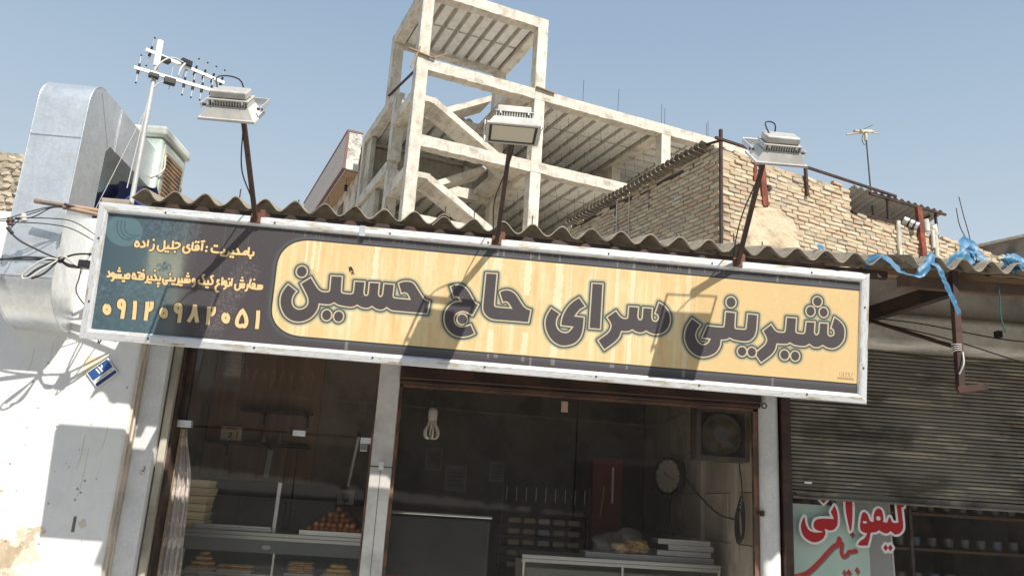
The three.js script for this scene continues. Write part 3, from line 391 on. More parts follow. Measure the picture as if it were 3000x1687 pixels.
// ---------------------------------------------------------------- flood lights on arms above the signboard
function floodLight(label, base, centre, tilt) {
  const t = thing('flood_light', label, 'flood light', base, 0, 'flood lights over the signboard');
  const B = V(...base), rel = (v) => v.clone().sub(B), R = new THREE.Matrix4().makeRotationX(rad(tilt)).scale(V(0.95, 0.95, 0.95)).setPosition(rel(V(...centre)));
  const add = (n, list, m, parent = t) => obj(n, (Array.isArray(list) ? list : [list]).map((g) => g.applyMatrix4(R)), m, parent);
  const frustum = (w0, d0, w1, d1, y0, y1) => { const g = new THREE.CylinderGeometry(Math.SQRT1_2, Math.SQRT1_2, 1, 4, 1).rotateY(Math.PI / 4).toNonIndexed(), p = g.attributes.position; for (let i = 0; i < p.count; i++) { const u = p.getY(i) > 0 ? [w1, d1, y1] : [w0, d0, y0]; p.setXYZ(i, p.getX(i) * u[0], u[2], p.getZ(i) * u[1]); } g.computeVertexNormals(); return g; };
  const rim = add('rim', [rb(-0.155, -0.012, -0.12, 0.155, 0.004, -0.102, 0.004), rb(-0.155, -0.012, 0.102, 0.155, 0.004, 0.12, 0.004), rb(-0.155, -0.0125, -0.103, -0.137, 0.0035, 0.103, 0.004), rb(0.137, -0.0125, -0.103, 0.155, 0.0035, 0.103, 0.004)], M.lampPaint);
  add('lens', new THREE.PlaneGeometry(0.276, 0.208).rotateX(-Math.PI / 2).translate(0, -0.006, 0), M.dustyGlass, rim);
  add('gasket', [bx(-0.137, -0.008, -0.102, 0.137, -0.004, -0.09), bx(-0.137, -0.008, 0.09, 0.137, -0.004, 0.102), bx(-0.137, -0.008, -0.09, -0.122, -0.004, 0.09), bx(0.122, -0.008, -0.09, 0.137, -0.004, 0.09)], M.rubber, rim);
  add('housing', [frustum(0.285, 0.215, 0.225, 0.155, 0.0035, 0.062)], M.lampPaint);
  add('reflector', [frustum(0.255, 0.19, 0.12, 0.08, -0.002, 0.05)], mat([0.6, 0.57, 0.5], 0.4));
  const fins = []; for (let i = 0; i < 15; i++) { const x = -0.104 + i * 0.0148; fins.push(bx(x, 0.060, -0.074, x + 0.005, 0.092, 0.074)); }
  add('heat_sink', fins.concat([bx(-0.09, 0.0605, -0.06, 0.11, 0.09, 0.06)]), M.lampPaint);
  const box = add('driver_box', [rb(-0.112, 0.092, -0.080, 0.112, 0.101, 0.080, 0.003), rb(-0.10, 0.101, -0.062, 0.10, 0.146, 0.062, 0.012, 3)], M.lampPaint);
  add('bolt', [-0.08, 0.08].map((x) => new THREE.CylinderGeometry(0.006, 0.006, 0.016, 8).translate(x, 0.088, 0.076)), M.alu, box);
  // yoke: two arms and a slotted plate on the signboard side
  const yk = add('yoke', [rb(-0.166, 0.03, -0.175, -0.160, 0.062, 0.02, 0.002), rb(0.160, 0.03, -0.175, 0.166, 0.062, 0.02, 0.002), rb(-0.166, 0.03, -0.181, 0.166, 0.066, -0.175, 0.002)], M.alu);
  for (const s of [-1, 1]) add('pivot', new THREE.CylinderGeometry(0.008, 0.008, 0.03, 10).rotateZ(Math.PI / 2).translate(s * 0.156, 0.046, 0), M.darkSteel, yk);
  const end = V(0, 0.05, -0.185).applyMatrix4(R), st = V(0, -0.05, 0);
  obj('arm', bar(st, end, 0.026, 0.026, V(1, 0, 0)), M.brown, t);
  obj('base_clip', [rb(-0.03, -0.06, -0.03, 0.03, 0.0, 0.022, 0.003), bx(0.022, -0.03, -0.01, 0.05, 0.03, 0.012)], mat([0.15, 0.075, 0.055], 0.7, { map: tRust }), t);
  obj('nut', new THREE.CylinderGeometry(0.012, 0.012, 0.022, 6).translate(end.x, end.y + 0.012, end.z + 0.006), M.darkSteel, t);
  const mid = V(0, 0, 0).lerpVectors(st, end, 0.45); mid.x += -0.045;
  obj('cable', tube([V(-0.06, 0.12, 0.02).applyMatrix4(R), V(-0.09, 0.19, -0.06).applyMatrix4(R), V(0.01, 0.16, -0.16).applyMatrix4(R), end.clone().add(V(0.016, -0.05, -0.03)), mid, st.clone().add(V(-0.03, 0.12, 0.05)), st.clone().add(V(-0.02, 0.02, -0.02))], 0.004, 50), M.rubber, t);
  return t;
}
floodLight('flood light with rusty rear yoke on arm beside the rooftop aerial', [-1.307, 3.213, 0.352], [-1.313, 3.511, 1.097], 40);
floodLight('flood light tipped to show its dusty lens before the concrete frame', [0.17, 3.196, 0.35], [0.191, 3.552, 1.09], -3);
floodLight('flood light standing before the pale sunlit brick wall', [1.696, 3.182, 0.348], [1.691, 3.573, 1.02], 40);

// ---------------------------------------------------------------- air duct and cooler
{
  const t = thing('air_duct', 'bright galvanised sheet metal air duct bending over the white wall', 'duct', [-2.741, 0, 0]);
  const X0 = -0.352, X1 = 0, F = -0.268, Bk = -0.64, top = 4.345, und = 4.0, R = 0.20;
  // side outline in (z, y), front leg, top elbow, rear leg, lower elbow into the wall
  const outer = [], inner = [];
  outer.push([-1.62, top]); for (let i = 0; i <= 10; i++) { const a = Math.PI / 2 * i / 10; outer.push([F - R + Math.sin(a) * R, top - R + Math.cos(a) * R]); }
  for (let i = 0; i <= 12; i++) { const a = Math.PI / 2 * i / 12; outer.push([Bk - 0.02 + Math.cos(a) * (F - Bk + 0.02), 2.86 - Math.sin(a) * 0.30]); }
  inner.push([-1.62, und], [-0.70, und]); inner.push([-0.645, 3.94], [Bk, 3.5], [Bk, 2.86], [Bk - 0.02, 2.8]);
  const sh = new THREE.Shape(); outer.forEach(([z, y], i) => (i ? sh.lineTo(-z, y) : sh.moveTo(-z, y))); inner.slice().reverse().forEach(([z, y]) => sh.lineTo(-z, y));
  const side = new THREE.ExtrudeGeometry(sh, { depth: 0.002, bevelEnabled: false, curveSegments: 12 }).rotateY(Math.PI / 2); // shape x -> -z
  const skin = (line, x0, x1, flip) => { const pos = []; for (let i = 0; i + 1 < line.length; i++) { const [z0, y0] = line[i], [z1, y1] = line[i + 1]; pos.push(x0, y0, z0, x1, y0, z0, x1, y1, z1, x0, y0, z0, x1, y1, z1, x0, y1, z1); } const g = new THREE.BufferGeometry(); g.setAttribute('position', new THREE.Float32BufferAttribute(pos, 3)); const m = mergeVertices(g); m.computeVertexNormals(); return m.toNonIndexed(); };
  obj('side_panel', side.clone().translate(X1 - 0.002, 0, 0), M.galv, t);
  obj('side_panel', side.clone().translate(X0, 0, 0), M.galv, t);
  const up = outer.findIndex(([z, y]) => y < 3.88 && z > -0.4) ; const cut = outer.slice();
  const upper = cut.filter(([z, y]) => y > 4.0), lower = cut.filter(([z, y]) => y <= 2.87);
  obj('elbow_sheet', skin([...upper, [F, 3.878]], X0, X1), M.galv, t);
  obj('front_sheet', skin([[F - 0.001, 3.884], [F - 0.001, 3.6], [F - 0.003, 3.3], [F, 2.862]], X0 + 0.001, X1 - 0.001), M.galv, t);
  obj('elbow_sheet', skin([[F, 2.868], ...lower], X0, X1), M.galv, t);
  obj('under_sheet', skin(inner, X0, X1), M.galv, t);
  obj('seam', [rb(X0 - 0.003, 3.872, F - 0.006, X1 + 0.003, 3.888, F + 0.006, 0.003), rb(X0 - 0.003, 2.858, F - 0.006, X1 + 0.003, 2.872, F + 0.006, 0.003)], M.galv, t);
  const edge = (x) => tube([...outer.filter((_, i) => i > 0 && i < 12), [F, 3.4], [F, 3.0], ...lower].map(([z, y]) => V(x, y, z)), 0.005, 90, 5);
  obj('seam', [edge(X1 - 0.002), edge(X0 + 0.002)], M.galv, t);
  obj('flange', [bar(V(X1 + 0.004, 4.30, -0.42), V(X1 + 0.004, 3.98, -0.66), 0.004, 0.008), bar(V(X1 + 0.004, 4.345, -0.78), V(X1 + 0.004, 3.99, -0.78), 0.004, 0.008)], M.galv, t);
}
{
  const t = thing('evaporative_cooler', 'pale mint metal cooler box with louvred side behind the air duct', 'cooler', [-3.04, 3.3, -1.85]); t.rotation.y = rad(-3);
  obj('cabinet', rb(-0.36, 0.32, -0.24, 0.36, 1.17, 0.3, 0.03, 3), M.mintPaint, t);
  obj('lid', rb(-0.39, 1.17, -0.27, 0.385, 1.27, 0.33, 0.035, 3), mat([0.70, 0.74, 0.66], 0.6, { map: tBlot }), t);
  for (const [x, z] of [[-0.32, -0.2], [0.32, -0.2], [-0.32, 0.26], [0.32, 0.26]]) obj('leg', bx(x - 0.02, 0, z - 0.02, x + 0.02, 0.33, z + 0.02), M.darkSteel, t);
  const pad = obj('louvre_panel', [rb(0.352, 0.36, -0.20, 0.372, 1.12, 0.26, 0.008)], mat([0.55, 0.56, 0.48], 0.6, { map: tBlot }), t);
  obj('pad', bx(0.372, 0.42, -0.15, 0.3735, 1.06, 0.21), mat([0.34, 0.28, 0.21], 0.9, { map: tRust }), pad);
  for (let i = 0; i < 17; i++) obj('slat', bar(V(0.378, 0.44 + i * 0.037, -0.15), V(0.378, 0.44 + i * 0.037, 0.21), 0.010, 0.007), mat([0.52, 0.46, 0.37], 0.7, { map: tRust }), pad);
  obj('drain_hose', tube([[0.375, 1.02, 0.24], [0.39, 0.86, 0.28], [0.2, 0.72, 0.33], [0.05, 0.55, 0.36], [-0.1, 0.34, 0.4]], 0.007, 40), M.greyCable, t);
}
{ const c = thing('blue_canvas', 'rumpled dark blue canvas stuffed under the air duct', 'canvas', [-2.74, 3.55, -1.30]);
  const fold = (w, h, s, o) => { const g = new THREE.PlaneGeometry(w, h, 22, 16), p = g.attributes.position; for (let i = 0; i < p.count; i++) { const u = p.getX(i) / w, v = p.getY(i) / h; p.setZ(i, 0.05 * Math.sin(u * 9 + v * 5 + s) + 0.04 * Math.sin(v * 14 + u * 3 + s) + 0.03 * Math.sin(u * 21 - v * 7)); } g.computeVertexNormals(); return g.translate(...o); };
  obj('cloth', [fold(0.5, 0.42, 0, [-0.06, 0.16, 0])], mat([0.035, 0.045, 0.13], 0.85), c);
}
{ // twin aerial on a mast
  const t = thing('tv_aerial', 'white twin boom television aerial with dark rods on a slim mast', 'aerial', [-2.42, 3.3, -0.5]);
  obj('mast', [rod(V(0, -0.4, 0), V(0.006, 1.42, 0.05), 0.0175, 14)], mat([0.70, 0.69, 0.66], 0.45, { metalness: 0.4, map: tGalv }), t);
  obj('mast_sleeve', [rod(V(0.0055, 1.27, 0.045), V(0.006, 1.475, 0.052), 0.024, 16)], mat([0.86, 0.85, 0.82], 0.5), t);
  obj('guy_wire', [rod(V(-0.02, 0.9, 0.03), V(-0.2, 0.05, 0.12), 0.0025, 5), rod(V(0.0, 1.1, 0.05), V(-0.035, 0.3, 0.045), 0.004, 5)], M.greyCable, t);
  const white = mat([0.84, 0.84, 0.82], 0.5);
  const booms = [[V(-0.115, 1.20, 0.125), V(0.40, 1.20, -0.145), 4, [0.055, 0.605, 0.715, 0.825, 0.94], 0.44], [V(-0.075, 1.375, 0.085), V(0.385, 1.375, -0.335), 18, [0.06, 0.62, 0.735, 0.85, 0.965], 0.5]];
  for (const [a, b, tilt, at, bxAt] of booms) {
    const boom = obj('boom', bar(a, b, 0.026, 0.026), white, t), d = b.clone().sub(a).normalize(), axis = V(0, 1, 0).applyAxisAngle(d, rad(tilt));
    obj('clamp', [bar(a.clone().lerp(b, 0.18).add(V(0, -0.018, 0)), a.clone().lerp(b, 0.30).add(V(0, -0.018, 0)), 0.05, 0.03)], M.black, boom);
    const q = a.clone().lerp(b, bxAt), jb = obj('junction_box', [bar(q.clone().addScaledVector(d, -0.04).add(V(0, tilt > 9 ? 0.028 : -0.028, 0.01)), q.clone().addScaledVector(d, 0.04).add(V(0, tilt > 9 ? 0.028 : -0.028, 0.01)), 0.05, 0.046)], M.black, boom);
    obj('rod', rod(q.clone().addScaledVector(axis, -0.095), q.clone().addScaledVector(axis, 0.095), 0.0038, 8), M.alu, jb);
    at.forEach((f, i) => { const p = a.clone().lerp(b, f), L = i ? 0.098 : 0.108; const e = obj('rod', [rod(p.clone().addScaledVector(axis, -L), p.clone().addScaledVector(axis, L), 0.0045, 8)], M.alu, boom); obj('insulator', [rod(p.clone().addScaledVector(axis, -0.036), p.clone().addScaledVector(axis, 0.042), 0.0115, 8, 0.008)], M.black, boom); for (const s of [-L, L]) obj('rod_cap', new THREE.SphereGeometry(0.0075, 8, 6).translate(...p.clone().addScaledVector(axis, s).toArray()), M.rubber, boom); });
  }
  obj('feed_cable', [tube([[-0.005, 1.14, 0.07], [0.03, 1.28, 0.06], [0.09, 1.375, 0.0], [0.16, 1.39, -0.1]], 0.006, 30), tube([[0.155, 1.385, -0.1], [0.17, 1.36, -0.05], [0.165, 1.28, 0.0], [0.16, 1.23, 0.0]], 0.008, 24), tube([[0.1, 1.17, 0.03], [0.05, 1.14, 0.04], [0.01, 1.08, 0.05]], 0.004, 20)], M.greyCable, t);
}
// ---------------------------------------------------------------- pipes, wires, number plate at the left
{
  const t = thing('stub_pipes', 'rusty stub pipes poking out beside the signboard end', 'pipe', [-2.45, 3.29, -0.12]);
  const rusty = mat([0.40, 0.365, 0.32], 0.8, { map: tRust });
  obj('pipe', rod(V(0.3, -0.02, 0.02), V(-0.44, 0.055, -0.02), 0.017, 12), rusty, t);
  obj('pipe', rod(V(0.3, -0.07, 0.06), V(-0.24, 0.02, 0.0), 0.014, 12), rusty, t);
  obj('pipe', rod(V(0.25, -0.02, -0.3), V(-0.22, 0.03, 0.04), 0.01, 10), M.darkSteel, t);
  obj('open_end', rod(V(-0.435, 0.0545, -0.0198), V(-0.4405, 0.055, -0.02), 0.012, 12), M.black, t);
}
tag(obj('wooden_block', [rb(-2.46, 3.36, -0.2, -2.28, 3.40, -0.12, 0.005)], mat([0.45, 0.38, 0.30], 0.85, { map: tBlot })), 'short weathered wooden block on the wall top beside the aerial mast', 'block');
{
  const wires = (name, label, list, m, r) => { const t = thing(name, label, 'cable', [-2.64, 2.95, -0.12], 0, 'cables beside the air duct'); for (const p of list) obj('strand', tube(p.map(([x, y, z]) => V(x + 2.64, y - 2.95, z + 0.12)), r, 44, 6), m, t); return t; };
  const k = wires('power_cable', 'black cables tied in a knot before the air duct', [
    [[-2.98, 3.12, -0.05], [-2.9, 3.05, -0.06], [-2.76, 2.99, -0.09], [-2.64, 2.95, -0.12]],
    [[-3.4, 2.90, 0.0], [-3.05, 2.905, -0.08], [-2.85, 2.945, -0.1], [-2.64, 2.95, -0.12]],
    [[-3.4, 2.915, 0.0], [-3.05, 2.915, -0.08], [-2.85, 2.93, -0.1], [-2.64, 2.95, -0.12]],
    [[-2.64, 2.95, -0.12], [-2.56, 2.985, -0.1], [-2.46, 3.0, -0.1], [-2.25, 3.03, -0.2]],
    [[-2.64, 2.95, -0.12], [-2.58, 2.92, -0.09], [-2.5, 2.91, -0.11], [-2.2, 2.93, -0.3]],
    [[-2.64, 2.95, -0.12], [-2.57, 2.905, -0.09], [-2.49, 2.905, -0.11], [-2.2, 2.92, -0.3]],
    [[-2.66, 2.94, -0.11], [-2.74, 2.87, -0.07], [-2.80, 2.81, -0.07]], [[-2.65, 2.94, -0.11], [-2.70, 2.84, -0.07], [-2.77, 2.80, -0.07]]], M.rubber, 0.0065);
  obj('knot', [new THREE.SphereGeometry(0.022, 10, 8)], M.rubber, k);
  obj('grip', [rod(V(-0.335, 0.17, 0.07), V(-0.30, 0.135, 0.065), 0.012, 10)], M.rubber, k);
  wires('power_cable', 'pale cable loop hanging from the cable knot before the duct', [
    [[-2.64, 2.95, -0.11], [-2.7, 2.935, -0.06], [-2.77, 2.875, -0.05], [-2.82, 2.81, -0.05], [-2.81, 2.79, -0.05], [-2.76, 2.81, -0.05], [-2.7, 2.87, -0.06], [-2.65, 2.94, -0.1]],
    [[-2.64, 2.95, -0.11], [-2.59, 2.96, -0.07], [-2.53, 2.92, -0.09], [-2.46, 2.905, -0.1], [-2.25, 2.91, -0.3]], [[-2.47, 2.94, -0.1], [-2.45, 3.08, -0.12], [-2.42, 3.2, -0.2]], [[-2.48, 2.93, -0.1], [-2.45, 3.02, -0.12], [-2.41, 3.15, -0.2]]], M.greyCable, 0.006);
  wires('power_cable', 'service wires strained from insulators toward the stub pipes', [
    [[-3.5, 3.19, 0.05], [-3.05, 3.18, -0.08], [-2.9, 3.25, -0.1], [-2.74, 3.31, -0.12], [-2.3, 3.29, -0.2]],
    [[-3.5, 3.20, 0.05], [-3.03, 3.17, -0.08], [-2.88, 3.24, -0.1], [-2.74, 3.305, -0.12], [-2.3, 3.28, -0.2]],
    [[-2.99, 3.19, -0.1], [-2.86, 3.22, -0.1], [-2.76, 3.29, -0.1], [-2.71, 3.31, -0.12]], [[-2.93, 3.21, -0.1], [-2.95, 3.16, -0.08], [-2.96, 3.12, -0.06]],
    [[-2.97, 3.205, -0.1], [-2.75, 3.22, -0.1], [-2.6, 3.21, -0.1], [-2.45, 3.14, -0.2]], [[-2.97, 3.175, -0.1], [-2.75, 3.18, -0.1], [-2.6, 3.16, -0.1], [-2.45, 3.1, -0.2]]], M.rubber, 0.0035);
  const ins = [[-2.995, 3.178], [-2.915, 3.212]]; ins.forEach(([x, y], i) => { const t = thing('insulator', i ? 'small grey insulator among the strained service wires' : 'dark shackle insulator at the duct edge', 'insulator', [x, y, -0.1]); obj('body', [new THREE.CylinderGeometry(0.016, 0.02, 0.05, 12).rotateZ(0.3), new THREE.CylinderGeometry(0.024, 0.024, 0.012, 12).rotateZ(0.3)], i ? M.greyCable : M.darkSteel, t); obj('wire_tie', new THREE.TorusGeometry(0.02, 0.003, 6, 14), M.rubber, t); });
  const jb = thing('junction_box', 'small black cable connector block at the signboard end', 'connector', [-2.475, 2.93, -0.11]); obj('body', rb(-0.035, -0.025, -0.03, 0.035, 0.025, 0.03, 0.006), M.black, jb); obj('strap', tube([[-0.02, -0.02, 0], [-0.03, -0.09, -0.02], [-0.05, -0.16, -0.05], [-0.03, -0.24, -0.2], [0.0, -0.28, -0.45]], 0.004, 24), M.rubber, jb);
  tag(obj('wall_wire', tube([[-2.46, 2.62, -0.645], [-2.50, 2.56, -0.642], [-2.53, 2.50, -0.645], [-2.49, 2.64, -0.6], [-2.36, 2.70, -0.6]], 0.004, 30), M.rubber), 'thin black wire looping over the white wall under the signboard end', 'wire');
}
{ // blue house number plate, hung crooked
  const c = canvas(512, 420), g = c.getContext('2d'); g.fillStyle = 'rgb(214,214,206)'; g.fillRect(0, 0, 512, 420);
  g.fillStyle = 'rgb(40,78,136)'; g.beginPath(); g.roundRect(18, 14, 476, 222, 10); g.fill(); g.fillStyle = 'rgb(34,54,112)'; g.beginPath(); g.roundRect(18, 322, 476, 78, 20); g.fill();
  g.strokeStyle = 'rgb(236,236,226)'; g.lineWidth = 30; g.lineCap = 'round'; g.lineJoin = 'round'; g.beginPath(); g.moveTo(205, 62); g.lineTo(212, 178); g.stroke(); g.beginPath(); g.moveTo(268, 62); g.lineTo(276, 178); g.stroke(); g.beginPath(); g.moveTo(268, 62); g.quadraticCurveTo(282, 108, 312, 98); g.quadraticCurveTo(338, 86, 330, 60); g.stroke();
  g.strokeStyle = 'rgb(88,82,70)'; g.lineWidth = 8; for (const [x, w] of [[60, 46], [120, 60], [200, 70], [290, 40], [380, 60]]) { g.beginPath(); g.moveTo(x, 286); g.quadraticCurveTo(x + w * 0.3, 256, x + w * 0.5, 282); g.quadraticCurveTo(x + w * 0.8, 306, x + w, 268); g.stroke(); }
  for (let i = 0; i < 160; i++) { g.fillStyle = `rgba(200,190,170,${rnd() * 0.14})`; g.beginPath(); g.arc(rnd() * 512, rnd() * 420, 2 + rnd() * 10, 0, 7); g.fill(); }
  const t = thing('number_plate', 'small blue and white number plate hung crooked on the white wall', 'number plate', [-2.461, 2.30, -0.640]); t.rotation.z = rad(43);
  obj('plate', rb(-0.086, -0.068, -0.006, 0.086, 0.068, 0.004, 0.003), M.alu, t);
  const p = new THREE.PlaneGeometry(0.168, 0.132).translate(0, 0, 0.0052); obj('print', p, mat(0xffffff, 0.45, { map: canvasTex(c) }), t, true);
  obj('bolt', [new THREE.CylinderGeometry(0.004, 0.004, 0.006, 8).rotateX(Math.PI / 2).translate(0, 0.055, 0.006)], M.alu, t);
}
{ const t = thing('bell_push', 'tiny weathered bell push on the recessed white wall strip', 'bell', [-2.115, 1.64, -0.743]); obj('body', rb(-0.014, -0.018, -0.004, 0.014, 0.018, 0.012, 0.004), M.pvc, t); obj('button', new THREE.CylinderGeometry(0.005, 0.005, 0.006, 8).rotateX(Math.PI / 2).translate(0, 0, 0.014), M.wood, t); obj('wire', tube([[0.0, 0.018, 0.004], [0.012, 0.035, 0.006], [0.006, 0.052, 0.004]], 0.002, 12), M.rubber, t); }
tag(obj('wall_slot', [rb(-2.475, 1.24, -0.656, -2.455, 1.34, -0.6465, 0.003)], mat([0.16, 0.14, 0.12], 0.9)), 'small dark slot plate low on the white wall', 'slot');

// ---------------------------------------------------------------- brick house behind
{
  const yaw = rad(23), t = thing('brick_house', 'rough tan brick house with a corner pole behind the canopy', 'house', [3.32, 0, -4.89], yaw);
  const mortar = mat([0.47, 0.38, 0.27], 1, { map: tBlot, bumpMap: tRough, bumpScale: 0.02 });
  const plaster = mat([0.62, 0.50, 0.35], 1, { map: tBlot, bumpMap: tRough, bumpScale: 0.03 });
  const front = obj('front_wall', [bx(0.012, 0, -0.25, 2.47, 6.42, -0.013), bx(2.47, 0, -0.25, 9.2, 6.06, -0.013)], mortar, t);
  const side = obj('side_wall', [bx(0.014, 0, -6.2, 0.25, 6.46, -0.2)], mortar, t);
  const shapes = []; for (let k = 0; k < 7; k++) { const g = new RoundedBoxGeometry(0.198, 0.051, 0.07, 1, 0.008), p = g.attributes.position, key = new Map(); for (let i = 0; i < p.count; i++) { const id = [Math.sign(p.getX(i)), Math.sign(p.getY(i)), Math.sign(p.getZ(i))].join(); if (!key.has(id)) key.set(id, [rr(-0.006, 0.006), rr(-0.004, 0.004), rr(-0.006, 0.004)]); const o = key.get(id); p.setXYZ(i, p.getX(i) + o[0], p.getY(i) + o[1], p.getZ(i) + o[2]); } const h = boxUV(g); h.computeVertexNormals(); shapes.push(h); }
  const clay = [[0.64, 0.53, 0.37], [0.67, 0.57, 0.40], [0.63, 0.50, 0.35], [0.60, 0.49, 0.33], [0.59, 0.43, 0.30], [0.69, 0.60, 0.45], [0.52, 0.44, 0.34], [0.64, 0.50, 0.35]].map((c) => mat(c, 1, { map: tGrain, bumpMap: tFine, bumpScale: 0.003 }));
  const list = [];
  const crumb = (s, y, top) => smooth(top - 0.32, top, y);
  for (const face of ['front', 'side']) {
    const L = face === 'front' ? 6.9 : 4.3; let row = 0;
    for (let y = 4.86; y < 6.6; y += 0.0635, row++) {
      let s = (row % 2 ? 0.0 : -0.10) + rr(-0.02, 0.02) + 0.03;
      while (s < L) {
        const w = 0.205 + rr(-0.012, 0.012), c = s + w / 2; s += w + rr(0.002, 0.012);
        if (c < 0.06) continue;
        const top = face === 'front' ? (c < 2.42 ? 6.43 + 0.05 * Math.sin(c * 3.1) : 6.075) : 6.52 - 0.028 * c;
        if (y > top || (y > top - 0.12 && rnd() < 0.12)) continue;
        if (face === 'front' && Math.hypot((c - 0.93) / 0.46, (y - 5.36) / 0.40) < 1 + 0.2 * Math.sin(c * 17 + y * 23)) continue; // rendered patch
        if (face === 'front' && c > 0.66 && c < 0.86 && y > 5.74) continue;
        const low = face === 'front' ? 5.05 + 0.13 * c : 5.0 + 0.24 * c; if (y < low - 0.25) continue;
        const wob = crumb(c, y, top), jit = 0.012 + 0.05 * wob;
        list.push({ face, c: c + rr(-1, 1) * 0.006, y: y + 0.006 * Math.sin(c * 2.3) + rr(-1, 1) * 0.006 * (1 + 2 * wob), out: rr(-0.7, 0.9) * jit * 0.45, rz: rr(-1, 1) * (0.03 + 0.12 * wob), ry: rr(-1, 1) * 0.03, g: Math.floor(rnd() * 7), m: Math.floor(rnd() * (wob > 0.4 && rnd() < 0.5 ? 8 : 7.4)), d: c + Math.abs(y - 5.8) * 0.5 });
      }
    }
  }
  list.sort((a, b) => a.d - b.d);
  const rest = { front: [], side: [] };
  list.forEach((b, i) => {
    const mtx = new THREE.Matrix4(), e = new THREE.Euler(0, b.ry + (b.face === 'side' ? Math.PI / 2 : 0), 0), q = new THREE.Quaternion().setFromEuler(e).multiply(new THREE.Quaternion().setFromAxisAngle(V(0, 0, 1), b.rz));
    const pos = b.face === 'front' ? V(b.c, b.y, -0.03 + b.out) : V(0.03 - b.out, b.y, -b.c);
    if (i < 300) { const m = new THREE.Mesh(shapes[b.g], clay[b.m]); m.name = 'brick'; m.position.copy(pos); m.quaternion.copy(q); m.castShadow = m.receiveShadow = true; (b.face === 'front' ? front : side).add(m); }
    else { mtx.compose(pos, q, V(1, 1, 1)); const col = clay[b.m].color; const g = shapes[b.g].clone().applyMatrix4(mtx); const n = g.attributes.position.count, a = new Float32Array(n * 3); for (let k = 0; k < n; k++) { a[3 * k] = col.r; a[3 * k + 1] = col.g; a[3 * k + 2] = col.b; } g.setAttribute('color', new THREE.BufferAttribute(a, 3)); rest[b.face].push(g); }
  });
  for (const f of ['front', 'side']) { const m = new THREE.Mesh(mergeGeometries(rest[f]), mat(0xffffff, 1, { vertexColors: true, map: tGrain, bumpMap: tFine, bumpScale: 0.003 })); m.name = 'brickwork'; m.userData.kind = 'stuff'; m.castShadow = m.receiveShadow = true; t.add(m); }
  { // render patch smeared over the bricks
    const g = new THREE.PlaneGeometry(1.1, 1.1, 40, 40), p = g.attributes.position; for (let i = 0; i < p.count; i++) { const x = p.getX(i), y = p.getY(i), a = Math.atan2(y, x), r = Math.hypot(x / 0.5, y / 0.46); p.setZ(i, 0.012 * (1 - smooth(0.86, 1.1, r + 0.08 * Math.sin(a * 7) + 0.06 * Math.sin(a * 13 + 1))) - 0.035 * smooth(0.9, 1.2, r) + 0.022 * fbm(x + 1, y + 1, 9, 5, 7)); } g.computeVertexNormals(); obj('render_patch', g.translate(0.93, 5.36, -0.018), plaster, front); }
  obj('corner_pole', bar(V(-0.03, 4.6, 0.03), V(-0.03, 6.70, 0.03), 0.04, 0.04, V(0, 0, 1)), M.brown, t);
  obj('corner_rail', [bar(V(-0.14, 6.545, 0.05), V(3.45, 6.53, 0.03), 0.035, 0.035), bar(V(0.0, 6.55, 0.05), V(-0.02, 6.60, -0.3), 0.03, 0.03)], M.brown, t);
  obj('post', bar(V(1.56, 6.10, 0.03), V(1.54, 6.52, 0.03), 0.04, 0.04, V(0, 0, 1)), M.brown, t);
  obj('red_strut', [bar(V(0.79, 5.78, 0.0), V(0.71, 6.42, 0.02), 0.10, 0.03, V(0, 0, 1))], M.redOxide, t);
  obj('red_strut', [bar(V(0.60, 6.10, 0.0), V(0.60, 6.5, 0.02), 0.05, 0.03, V(0, 0, 1))], M.redOxide, t);
  obj('meter_box', [rb(0.82, 6.02, -0.005, 0.88, 6.10, 0.03, 0.005)], M.darkSteel, t);
  obj('steel_column', [bar(V(4.03, 5.2, 0.03), V(3.95, 6.46, 0.03), 0.11, 0.06, V(0, 0, 1))], M.redOxide, t);
  obj('drain_pipe', rod(V(3.46, 5.3, 0.03), V(3.46, 6.13, 0.03), 0.034, 12), M.pvc, t);
  const dp = obj('drain_pipe', [rod(V(4.32, 5.4, 0.03), V(4.32, 6.1, 0.03), 0.034, 12), rod(V(4.24, 5.85, 0.04), V(4.24, 6.14, 0.04), 0.03, 12)], M.pvc, t);
  obj('flue_cowl', [rod(V(4.33, 6.08, 0.03), V(4.30, 6.25, 0.03), 0.042, 12), rod(V(4.23, 6.18, 0.03), V(4.33, 6.2, 0.03), 0.036, 12), rod(V(4.16, 6.12, 0.0), V(4.14, 6.31, 0.0), 0.05, 14)], M.pvc, dp);
  const fl = obj('flue_bend', [rod(V(3.70, 6.22, -0.05), V(3.82, 6.10, 0.1), 0.06, 14)], M.alu, t); obj('band', [rod(V(3.74, 6.18, 0.0), V(3.755, 6.165, 0.019), 0.063, 14), rod(V(3.785, 6.135, 0.056), V(3.80, 6.12, 0.075), 0.063, 14)], M.rubber, fl);
  // corrugated strip along the eaves of the side wall, piece by piece
  for (let i = 0; i < 34; i++) { const z = -0.24 - i * 0.108; const g = new THREE.CylinderGeometry(0.058, 0.058, 0.55, 10, 1, true, -0.2, Math.PI + 0.4).rotateX(Math.PI / 2).rotateY(Math.PI / 2); g.rotateZ(rad(-8) + rr(-0.03, 0.03)); obj('ridge_tile', g.translate(0.12, 6.515 - 0.028 * (i * 0.108) + rr(-0.006, 0.006), z), M.asbestos, t); }
  obj('eaves_board', [bx(0.0, 6.35, -3.9, 0.3, 6.41, -0.3)], M.darkSteel, side);
  obj('hung_cable', [rod(V(-0.02, 4.8, -2.46), V(-0.02, 6.46, -2.46), 0.012, 8), rod(V(-0.02, 4.8, -2.12), V(-0.02, 6.48, -2.12), 0.008, 8)], M.pvc, t);
